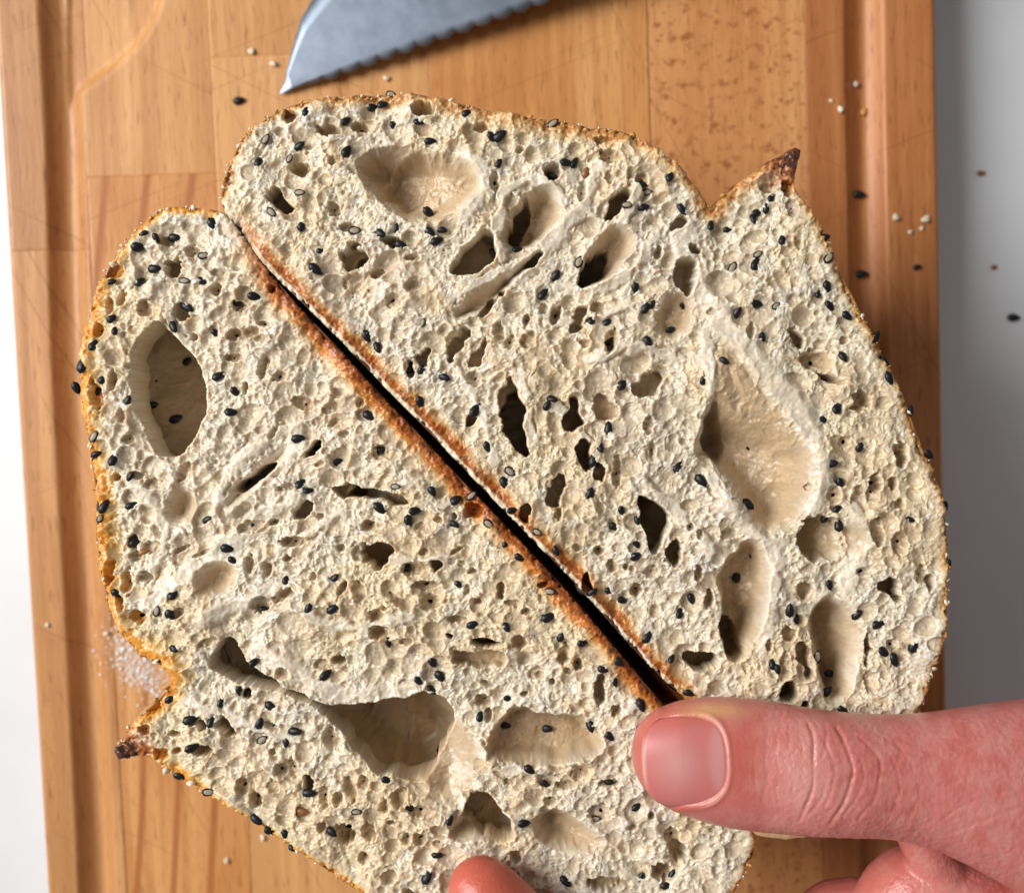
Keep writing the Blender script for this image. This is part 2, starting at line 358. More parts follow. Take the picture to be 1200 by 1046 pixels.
# polygons: view, points, depth (px), wall width (px), gradient angle (deg, deeper towards it), gradient amount
POLY = {'R': [
 ('2', [(330, 335), (400, 275), (480, 262), (560, 272), (640, 288), (740, 320), (805, 375), (790, 440), (720, 500), (650, 545), (560, 545), (480, 515), (430, 455), (385, 405)], 30, 26, 170, .55),
 ('2', [(440, 350), (520, 290), (600, 300), (620, 350), (590, 450), (520, 490), (450, 450)], 10, 10, 0, 0),
 ('2', [(850, 600), (868, 530), (920, 450), (1000, 392), (1062, 415), (1076, 490), (1040, 560), (980, 620), (905, 640)], 34, 16, 200, .4),
 ('2', [(878, 590), (885, 520), (925, 455), (962, 450), (965, 500), (935, 570), (900, 605)], 26, 6, 0, 0),
 ('2', [(668, 718), (700, 650), (760, 590), (828, 553), (836, 620), (842, 650), (800, 700), (740, 732)], 42, 7, 0, 0),
 ('2', [(700, 885), (690, 840), (770, 780), (870, 720), (950, 655), (1007, 638), (1000, 662), (900, 740), (850, 820), (790, 862)], 24, 12, 60, .3),
 ('2', [(775, 860), (800, 810), (850, 770), (880, 770), (850, 825), (800, 862)], 16, 6, 0, 0),
 ('2', [(920, 705), (950, 660), (1005, 642), (985, 672)], 16, 5, 0, 0),
 ('3', [(218, 745), (250, 660), (300, 590), (370, 533), (420, 560), (426, 620), (390, 690), (320, 742), (250, 772)], 38, 12, 215, .6),
 ('3', [(222, 745), (250, 665), (290, 632), (345, 610), (350, 650), (310, 720), (255, 765)], 34, 5, 0, 0),
 ('3', [(318, 532), (345, 450), (380, 403), (416, 430), (400, 480), (350, 520)], 34, 7, 0, 0),
 ('3', [(548, 565), (580, 518), (617, 525), (600, 552)], 14, 5, 0, 0),
 ('3', [(500, 870), (520, 800), (570, 772), (630, 790), (652, 850), (630, 920), (570, 950), (515, 930)], 16, 12, 0, 0),
 ('3', [(560, 700), (590, 655), (645, 665), (650, 720), (640, 790), (605, 785), (575, 750)], 30, 10, 0, 0),
 ('7', [(215, 20), (260, 40), (330, 120), (420, 250), (520, 350), (590, 440), (600, 540), (575, 640), (500, 720), (430, 750), (330, 640), (200, 480), (160, 440), (190, 300), (230, 200)], 15, 42, 230, .6),
 ('7', [(195, 280), (230, 235), (290, 300), (370, 350), (480, 375), (540, 430), (560, 520), (568, 600), (540, 660), (480, 720), (420, 755), (370, 700), (330, 640), (290, 560), (240, 500), (160, 470), (170, 380)], 20, 30, 200, .7),
 ('7', [(180, 400), (200, 300), (240, 250), (270, 330), (290, 420), (280, 500), (220, 490)], 26, 12, 180, .4),
 ('7', [(510, 765), (530, 690), (590, 660), (650, 680), (690, 740), (680, 810), (620, 835), (560, 820)], 24, 10, 180, .5),
 ('7', [(640, 690), (760, 690), (800, 760), (760, 810), (690, 810)], 9, 16, 0, 0),
 ('5b', [(380, 310), (430, 240), (480, 190), (540, 212), (555, 300), (550, 400), (530, 480), (480, 560), (440, 602), (400, 540), (385, 470), (405, 400)], 42, 14, 230, .4),
 ('5b', [(395, 510), (420, 450), (470, 480), (480, 540), (440, 598)], 24, 8, 0, 0),
 ('5b', [(678, 470), (690, 410), (740, 370), (800, 390), (850, 440), (862, 520), (845, 600), (815, 700), (770, 742), (730, 712), (708, 640), (690, 560)], 44, 22, 190, .55),
 ('5b', [(123, 42), (180, 75), (237, 105), (235, 150), (215, 200), (180, 258), (155, 200), (140, 120)], 60, 7, 180, .5),
 ('5b', [(218, 232), (262, 190), (272, 285), (240, 278)], 18, 6, 0, 0),
 ('5b', [(268, 575), (310, 553), (392, 560), (390, 612), (340, 627), (290, 612)], 40, 5, 0, 0),
 ('5b', [(888, 332), (940, 303), (972, 350), (966, 412), (930, 382)], 28, 6, 0, 0),
 ('5b', [(568, 722), (600, 648), (642, 660), (642, 732)], 38, 5, 0, 0),
 ('5b', [(653, 738), (680, 688), (692, 702), (680, 740)], 26, 4, 0, 0),
 ('5b', [(640, 540), (670, 525), (690, 570), (695, 640), (670, 640), (650, 590)], 18, 6, 0, 0),
 ('5b', [(858, 500), (875, 490), (880, 540), (870, 608), (858, 600)], 14, 4, 0, 0),
 ('5b', [(590, 480), (620, 460), (625, 500), (600, 520)], 10, 5, 0, 0),
 ('5b', [(655, 340), (690, 332), (690, 370), (665, 395), (645, 380)], 10, 6, 0, 0),
 ('6', [(545, 290), (552, 225), (600, 183), (625, 260), (652, 380), (658, 475), (620, 450), (585, 400)], 26, 6, 0, 0),
 ('6', [(560, 330), (600, 195), (622, 260), (648, 380), (655, 472), (620, 450), (585, 400)], 44, 4, 0, 0),
 ('6', [(768, 345), (790, 290), (825, 238), (836, 310), (858, 347), (800, 378)], 36, 6, 0, 0),
 ('6', [(885, 300), (890, 240), (940, 240), (970, 290), (960, 330), (900, 330)], 12, 6, 0, 0),
 ('6', [(818, 415), (850, 388), (880, 440), (887, 500), (850, 527), (830, 480)], 34, 5, 0, 0),
 ('6', [(708, 605), (720, 560), (770, 513), (807, 550), (780, 600), (730, 637)], 24, 6, 0, 0),
 ('2', [(650, 1005), (690, 920), (755, 890), (772, 920), (720, 980), (675, 1045)], 18, 6, 0, 0),
 ('2', [(738, 1045), (770, 970), (800, 943), (802, 1000), (780, 1045)], 14, 5, 0, 0),
 ('6', [(255, 125), (300, 78), (322, 110), (290, 162)], 16, 5, 0, 0), ('6', [(222, 135), (245, 120), (260, 180), (230, 180)], 14, 5, 0, 0),
 ('6', [(423, 365), (440, 318), (478, 300), (470, 352)], 20, 5, 0, 0),
 ('6', [(880, 540), (895, 480), (920, 500), (915, 545)], 18, 5, 0, 0),
 ('6', [(1010, 225), (1060, 170), (1125, 160), (1130, 215), (1050, 265)], 18, 9, 0, 0),
 ('2', [(283, 680), (300, 630), (380, 613), (388, 670), (330, 702)], 22, 6, 0, 0), ('2', [(330, 680), (360, 640), (388, 645), (380, 680)], 16, 4, 0, 0),
 ('2', [(22, 432), (70, 413), (120, 460), (133, 508), (70, 492)], 34, 6, 0, 0),
 ('3', [(200, 900), (215, 840), (255, 820), (260, 880), (225, 930)], 14, 6, 0, 0),
 ('3', [(325, 1000), (335, 930), (370, 920), (375, 960), (345, 1000)], 14, 6, 0, 0),
 ('3', [(1010, 1010), (1060, 985), (1110, 1000), (1120, 1046), (1040, 1046)], 8, 9, 0, 0),
 ('3', [(965, 910), (985, 900), (1030, 960), (1015, 985)], 10, 5, 0, 0),
 ('6', [(845, 870), (870, 865), (880, 910), (860, 945), (842, 920)], 22, 4, 0, 0), ('6', [(612, 660), (650, 625), (662, 680), (640, 700)], 20, 4, 0, 0),
 ], 'L': [
 ('5', [(283, 530), (310, 480), (375, 433), (420, 480), (490, 550), (520, 610), (547, 680), (532, 780), (490, 870), (420, 922), (348, 890), (310, 800), (285, 740), (278, 640)], 58, 9, 0, 0),
 ('5', [(398, 230), (440, 213), (457, 250), (442, 287), (400, 282)], 20, 6, 0, 0),
 ('5', [(585, 1090), (640, 1000), (740, 910), (820, 860), (830, 900), (770, 970), (690, 1050), (620, 1110)], 16, 16, 0, 0),
 ('5', [(638, 1022), (700, 965), (760, 928), (794, 928), (770, 962), (710, 1012), (658, 1037)], 42, 4, 0, 0),
 ('5', [(880, 890), (905, 850), (945, 850), (940, 880), (900, 915)], 28, 5, 0, 0),
 ('1b', [(385, 120), (400, 60), (450, 25), (510, 50), (505, 120), (455, 175), (400, 165)], 18, 18, 0, 0),
 ('1b', [(490, 390), (510, 320), (570, 280), (640, 300), (650, 360), (590, 420), (520, 425)], 18, 18, 0, 0),
 ('1b', [(845, 130), (870, 85), (915, 80), (905, 115), (875, 142)], 20, 6, 0, 0),
 ('1b', [(1062, 262), (1110, 228), (1195, 223), (1175, 300), (1150, 322), (1110, 290)], 20, 7, 0, 0),
 ('1b', [(535, 660), (580, 590), (620, 555), (662, 600), (682, 652), (740, 680), (790, 712), (840, 742), (950, 792), (1050, 802), (1190, 772), (1215, 770), (1300, 745), (1370, 760), (1420, 830), (1370, 950), (1330, 1050), (1270, 1060), (1200, 1030), (1150, 1046), (1060, 950), (990, 870), (930, 802), (860, 770), (760, 742), (660, 722), (600, 692)], 42, 8, 0, 0),
 ('3b', [(-60, 400), (100, 386), (200, 355), (280, 380), (335, 450), (352, 535), (322, 622), (290, 664), (230, 652), (150, 622), (60, 560), (0, 500)], 46, 26, 300, .2),
 ('3b', [(230, 380), (320, 400), (440, 440), (505, 540), (500, 640), (430, 720), (370, 750), (280, 690), (220, 640)], 17, 40, 180, .6),
 ('3b', [(503, 560), (520, 480), (590, 400), (640, 393), (700, 420), (840, 423), (872, 460), (932, 520), (912, 562), (840, 582), (720, 602), (620, 592), (540, 582)], 34, 13, 20, .35),
 ('3b', [(360, 850), (420, 780), (430, 738), (480, 678), (532, 710), (592, 780), (613, 842), (582, 877), (500, 860), (420, 860)], 24, 12, 0, 0),
 ('3b', [(420, 800), (432, 742), (480, 682), (530, 712), (590, 782), (611, 842), (580, 873), (500, 850)], 24, 5, 0, 0),
 ('3b', [(668, 800), (710, 748), (790, 758), (850, 800), (930, 860), (910, 920), (800, 925), (720, 902), (680, 855)], 22, 18, 170, .5),
 ('3b', [(438, 155), (560, 158), (573, 185), (480, 187)], 36, 4, 0, 0),
 ('3b', [(375, 185), (440, 205), (560, 200), (600, 235), (520, 268), (430, 255), (385, 225)], 14, 9, 0, 0),
 ('3b', [(352, 130), (412, 138), (380, 175)], 22, 4, 0, 0),
 ('6', [(0, 600), (60, 568), (150, 578), (252, 625), (200, 648), (130, 612), (50, 607)], 38, 5, 0, 0), ('6', [(-60, 570), (0, 560), (80, 570), (60, 605), (0, 602)], 16, 6, 0, 0),
 ('6', [(55, 808), (120, 763), (188, 790), (165, 812), (145, 855)], 22, 7, 0, 0),
 ('6', [(312, 825), (345, 820), (358, 850), (330, 872), (318, 860)], 18, 4, 0, 0),
 ('2b', [(438, 402), (480, 353), (520, 400), (543, 432), (490, 425)], 20, 5, 0, 0), ('2b', [(370, 385), (400, 352), (430, 395), (405, 405)], 16, 5, 0, 0),
 ('2b', [(758, 605), (765, 548), (808, 580), (802, 642), (765, 640)], 20, 5, 0, 0),
 ]}
# ellipses: view, x, y, a, b, angle, depth
ELL = {'R': [('2', 150, 345, 36, 26, -15, 22), ('2', 250, 215, 36, 24, -10, 20), ('2', 360, 200, 32, 18, -10, 16), ('2', 585, 140, 48, 26, 0, 22), ('2', 785, 205, 28, 18, 0, 14),
  ('2', 115, 165, 34, 26, 0, 18), ('2', 420, 715, 25, 20, 0, 14), ('2', 1040, 360, 30, 30, 0, 22), ('2', 480, 607, 50, 18, -10, 28), ('2', 270, 320, 24, 18, 0, 10), ('2', 545, 660, 28, 13, 0, 10), ('2', 480, 810, 34, 26, 0, 9),
  ('2', 545, 760, 34, 18, 20, 8), ('2', 315, 555, 28, 18, 0, 10), ('2', 270, 490, 20, 26, 20, 10), ('2', 345, 750, 45, 40, 0, 8), ('2', 835, 395, 16, 36, 0, 8), ('2', 925, 285, 16, 14, 0, 8),
  ('3', 345, 305, 48, 24, -15, 14), ('3', 320, 250, 34, 14, 0, 12), ('3', 455, 392, 26, 22, 0, 16), ('3', 340, 380, 18, 24, 0, 8), ('3', 245, 430, 16, 40, -10, 8), ('3', 155, 860, 18, 38, -25, 14), ('3', 300, 835, 28, 24, 0, 12), ('3', 258, 963, 22, 18, 0, 10),
  ('3', 640, 630, 26, 18, -20, 18), ('3', 515, 640, 14, 26, -20, 10), ('3', 700, 852, 22, 14, 0, 6), ('3', 835, 915, 18, 30, -10, 8), ('3', 1000, 610, 14, 26, 20, 10), ('3', 895, 415, 24, 20, 0, 10), ('3', 965, 420, 22, 28, 0, 14), ('3', 980, 490, 18, 30, 10, 8), ('3', 50, 880, 12, 22, -10, 9), ('3', 45, 950, 18, 24, -30, 10), ('3', 110, 840, 16, 20, 0, 8),
  ('7', 745, 270, 36, 36, 0, 20), ('7', 885, 455, 28, 42, 0, 22), ('7', 635, 190, 58, 12, -22, 26), ('7', 795, 555, 22, 32, 0, 16), ('7', 855, 555, 16, 25, 0, 14), ('7', 880, 630, 18, 20, 0, 12), ('7', 590, 130, 60, 40, -20, 9), ('7', 690, 410, 20, 22, 0, 8), ('7', 785, 590, 22, 30, 0, 8), ('7', 650, 600, 26, 34, 0, 8), ('7', 175, 870, 14, 34, 0, 14), ('7', 90, 800, 28, 46, -20, 16), ('7', 215, 965, 16, 34, 0, 16), ('7', 150, 710, 14, 16, 0, 8), ('7', 180, 735, 14, 18, 0, 8), ('7', 560, 570, 12, 14, 0, 6), ('7', 520, 50, 40, 22, -60, 8), ('7', 740, 580, 20, 18, 0, 6), ('7', 685, 55, 18, 14, 0, 8),
  ('5b', 893, 165, 22, 52, 12, 14), ('5b', 968, 205, 24, 42, 0, 9), ('5b', 1068, 335, 14, 30, 0, 16), ('5b', 1040, 310, 22, 34, 0, 9), ('5b', 950, 535, 18, 20, 0, 8), ('5b', 130, 360, 20, 22, 0, 12), ('5b', 175, 300, 24, 22, 0, 10), ('5b', 415, 180, 30, 20, 0, 8), ('5b', 325, 300, 14, 28, 0, 14), ('5b', 358, 390, 16, 32, 0, 16), ('5b', 5, 230, 16, 18, 0, 10), ('5b', 50, 285, 18, 20, 0, 9), ('5b', 880, 655, 22, 40, 0, 8), ('5b', 850, 300, 20, 14, 0, 6), ('5b', 945, 15, 16, 22, 0, 9), ('5b', 110, 290, 12, 12, 0, 12), ('5b', 600, 600, 20, 50, 0, 8), ('5b', 550, 535, 12, 22, 0, 9),
  ('6', 855, 68, 22, 18, 0, 9), ('6', 945, 60, 22, 40, -10, 12), ('6', 550, 25, 22, 38, 0, 10), ('6', 590, 60, 16, 30, -20, 8), ('6', 655, 55, 26, 34, -30, 10), ('6', 465, 190, 30, 26, 0, 9), ('6', 965, 520, 16, 60, 0, 10), ('6', 1075, 355, 18, 40, 0, 10), ('6', 1090, 440, 12, 40, 0, 8), ('6', 760, 655, 16, 34, 0, 14), ('6', 945, 845, 16, 20, 0, 10), ('6', 905, 790, 20, 16, 0, 9), ('6', 825, 780, 20, 16, 0, 7), ('6', 1040, 935, 20, 22, 0, 14), ('6', 1000, 850, 12, 12, 0, 10)],
 'L': [('5', 330, 395, 30, 30, 0, 13), ('5', 455, 405, 26, 36, 10, 17), ('5', 575, 325, 22, 20, 0, 12), ('5', 215, 255, 32, 30, 0, 14), ('5', 390, 155, 30, 18, 0, 10), ('5', 490, 190, 30, 24, 0, 9), ('5', 635, 482, 28, 22, 10, 14), ('5', 690, 475, 32, 18, 25, 12), ('5', 630, 563, 28, 14, 0, 10), ('5', 740, 602, 20, 36, -15, 10), ('5', 800, 630, 28, 16, 20, 8), ('5', 735, 495, 28, 15, 0, 8), ('5', 655, 382, 26, 22, 0, 14), ('5', 580, 265, 24, 16, 0, 8), ('5', 245, 360, 16, 34, -10, 8),
  ('5', 970, 740, 38, 20, 20, 10), ('5', 1000, 690, 30, 18, 20, 8), ('5', 985, 792, 26, 14, 40, 8), ('5', 880, 725, 42, 24, -15, 12), ('5', 1155, 890, 28, 26, 0, 13), ('5', 155, 695, 26, 48, 10, 12), ('5', 170, 470, 16, 24, 0, 8), ('5', 205, 380, 14, 30, 0, 8), ('5', 215, 645, 14, 38, -10, 9), ('5', 240, 765, 16, 26, 0, 9), ('5', 262, 850, 20, 16, 0, 9), ('5', 350, 1005, 32, 18, 20, 10), ('5', 225, 985, 14, 14, 0, 8), ('5', 460, 965, 18, 45, -35, 8), ('5', 495, 488, 14, 16, 0, 8), ('5', 1020, 830, 22, 14, 0, 7), ('5', 768, 320, 14, 14, 0, 8), ('5', 1078, 720, 16, 18, 0, 8), ('5', 290, 975, 28, 14, 0, 9), ('5', 770, 830, 14, 30, -30, 7), ('5', 940, 935, 22, 12, 20, 9), ('5', 820, 1020, 38, 14, 10, 8), ('5', 675, 670, 12, 22, 0, 10), ('5', 740, 445, 24, 10, -10, 7),
  ('1b', 845, 224, 46, 20, 0, 17), ('1b', 690, 170, 52, 20, 12, 11), ('1b', 772, 156, 18, 12, 20, 9), ('1b', 1110, 170, 25, 22, 0, 14), ('1b', 825, 283, 16, 14, 0, 10), ('1b', 812, 410, 40, 22, 30, 17), ('1b', 728, 440, 36, 32, 20, 11), ('1b', 1145, 540, 32, 28, -10, 18), ('1b', 1140, 480, 25, 22, 0, 11), ('1b', 1000, 640, 26, 18, 0, 14), ('1b', 950, 655, 28, 24, 0, 8), ('1b', 812, 685, 26, 20, -20, 9), ('1b', 440, 475, 26, 16, 30, 10), ('1b', 305, 485, 30, 24, -20, 13), ('1b', 200, 330, 20, 48, 0, 12), ('1b', 240, 440, 14, 34, 10, 10), ('1b', 260, 365, 20, 46, 0, 10), ('1b', 318, 348, 26, 22, 0, 10), ('1b', 275, 225, 18, 28, 0, 10), ('1b', 290, 275, 26, 18, 0, 9), ('1b', 345, 245, 36, 24, 10, 9), ('1b', 345, 810, 40, 20, 20, 10), ('1b', 325, 880, 18, 14, 0, 8), ('1b', 385, 970, 30, 24, 0, 10), ('1b', 440, 255, 34, 10, 25, 8), ('1b', 520, 265, 40, 9, 25, 8), ('1b', 690, 300, 18, 34, 0, 10), ('1b', 755, 325, 14, 26, 0, 8), ('1b', 680, 755, 18, 18, 0, 12), ('1b', 1075, 400, 24, 40, 0, 8), ('1b', 1020, 385, 14, 26, -30, 12), ('1b', 545, 575, 40, 14, 20, 8), ('1b', 940, 135, 16, 12, 0, 7), ('1b', 1015, 245, 16, 14, 0, 8), ('1b', 915, 345, 12, 16, 0, 7), ('1b', 355, 22, 34, 18, 15, 9),
  ('3b', 400, 88, 32, 12, 0, 12), ('3b', 625, 170, 28, 28, 0, 16), ('3b', 225, 165, 24, 18, 0, 10), ('3b', 310, 27, 46, 28, 0, 13), ('3b', 120, 72, 26, 22, 0, 12), ('3b', 778, 215, 26, 38, -15, 16), ('3b', 830, 245, 18, 24, 0, 13), ('3b', 500, 377, 28, 20, 0, 12), ('3b', 905, 345, 22, 56, 0, 24), ('3b', 962, 415, 22, 25, 0, 14), ('3b', 795, 270, 18, 16, 0, 9), ('3b', 840, 625, 42, 28, 0, 9), ('3b', 787, 672, 36, 15, 0, 10), ('3b', 730, 725, 22, 16, 0, 9), ('3b', 205, 715, 26, 36, 0, 12), ('3b', 270, 755, 45, 22, -15, 11), ('3b', 155, 740, 15, 28, 0, 9), ('3b', 20, 840, 26, 45, 0, 20), ('3b', 95, 835, 32, 26, -40, 13), ('3b', 230, 860, 18, 24, 0, 9), ('3b', 275, 856, 22, 22, 0, 9), ('3b', 612, 922, 25, 30, 0, 12), ('3b', 1162, 855, 32, 32, 0, 14), ('3b', 1180, 910, 36, 40, 0, 22), ('3b', 1125, 980, 36, 40, 0, 20), ('3b', 1085, 775, 15, 15, 0, 12), ('3b', 695, 290, 20, 14, 0, 8), ('3b', 740, 310, 12, 12, 0, 10), ('3b', 640, 352, 16, 11, 0, 10), ('3b', 510, 316, 30, 10, -20, 7), ('3b', 515, 430, 14, 24, 0, 10), ('3b', 590, 655, 20, 14, 0, 8), ('3b', 910, 770, 45, 30, 0, 9), ('3b', 940, 665, 40, 14, 0, 8), ('3b', 645, 60, 18, 14, 0, 9), ('3b', 610, 40, 10, 12, 0, 9), ('3b', 150, 50, 12, 12, 0, 5), ('3b', 205, 30, 46, 16, -35, 10), ('3b', 930, 1020, 70, 24, 0, 18), ('3b', 1020, 820, 18, 12, 0, 8), ('3b', 340, 880, 20, 14, 0, 7), ('3b', 760, 640, 14, 10, 0, 6), ('3b', 500, 520, 10, 10, 0, 4), ('3b', 175, 800, 20, 10, 0, 8),
  ('2b', 410, 475, 40, 22, -10, 20), ('2b', 685, 550, 26, 24, -30, 10), ('2b', 840, 640, 20, 46, 0, 8), ('2b', 886, 650, 18, 26, 0, 11), ('2b', 932, 612, 22, 48, 20, 11), ('2b', 860, 440, 28, 38, 30, 10), ('2b', 600, 648, 22, 26, 20, 13), ('2b', 560, 600, 34, 28, 0, 11), ('2b', 915, 770, 34, 46, 0, 22), ('2b', 996, 765, 26, 36, 30, 13), ('2b', 1055, 670, 18, 26, 0, 9), ('2b', 1105, 645, 28, 36, 0, 12), ('2b', 660, 602, 22, 28, 0, 8), ('2b', 975, 860, 22, 22, 0, 10), ('2b', 1130, 790, 15, 26, 0, 9), ('2b', 1172, 790, 24, 26, 0, 9), ('2b', 1070, 925, 30, 26, 0, 9), ('2b', 728, 545, 20, 36, 15, 9), ('2b', 315, 420, 24, 12, -10, 8), ('2b', 270, 492, 26, 20, 0, 12), ('2b', 320, 480, 18, 12, 0, 9), ('2b', 210, 405, 20, 16, 0, 9), ('2b', 655, 485, 12, 14, 0, 10), ('2b', 975, 590, 22, 26, 0, 9), ('2b', 655, 395, 26, 12, -20, 8), ('2b', 830, 745, 16, 20, 0, 9), ('2b', 1150, 1000, 40, 24, 0, 10), ('2b', 565, 280, 18, 20, 0, 12),
  ('6', 95, 706, 26, 22, 0, 12), ('6', 250, 855, 42, 26, 0, 11), ('6', 295, 912, 48, 18, 0, 11), ('6', 312, 975, 48, 28, 0, 12), ('6', 205, 972, 46, 16, -35, 11), ('6', 125, 1015, 26, 24, 0, 12), ('6', 558, 930, 18, 32, -10, 16), ('6', 600, 975, 28, 12, 0, 8), ('6', 455, 866, 18, 14, 0, 10), ('6', 275, 710, 20, 15, 0, 8), ('6', 340, 682, 18, 13, 0, 10), ('6', 460, 650, 34, 26, 0, 14), ('6', 395, 672, 12, 12, 0, 10), ('6', 138, 445, 34, 28, 0, 9), ('6', 62, 272, 16, 18, 0, 11), ('6', 705, 912, 18, 12, 0, 12), ('6', 475, 970, 16, 12, 0, 9), ('6', 655, 1005, 16, 14, 0, 9), ('6', 290, 795, 20, 16, 0, 7), ('6', 405, 790, 30, 10, 30, 7), ('6', 440, 930, 12, 24, -20, 7)]}

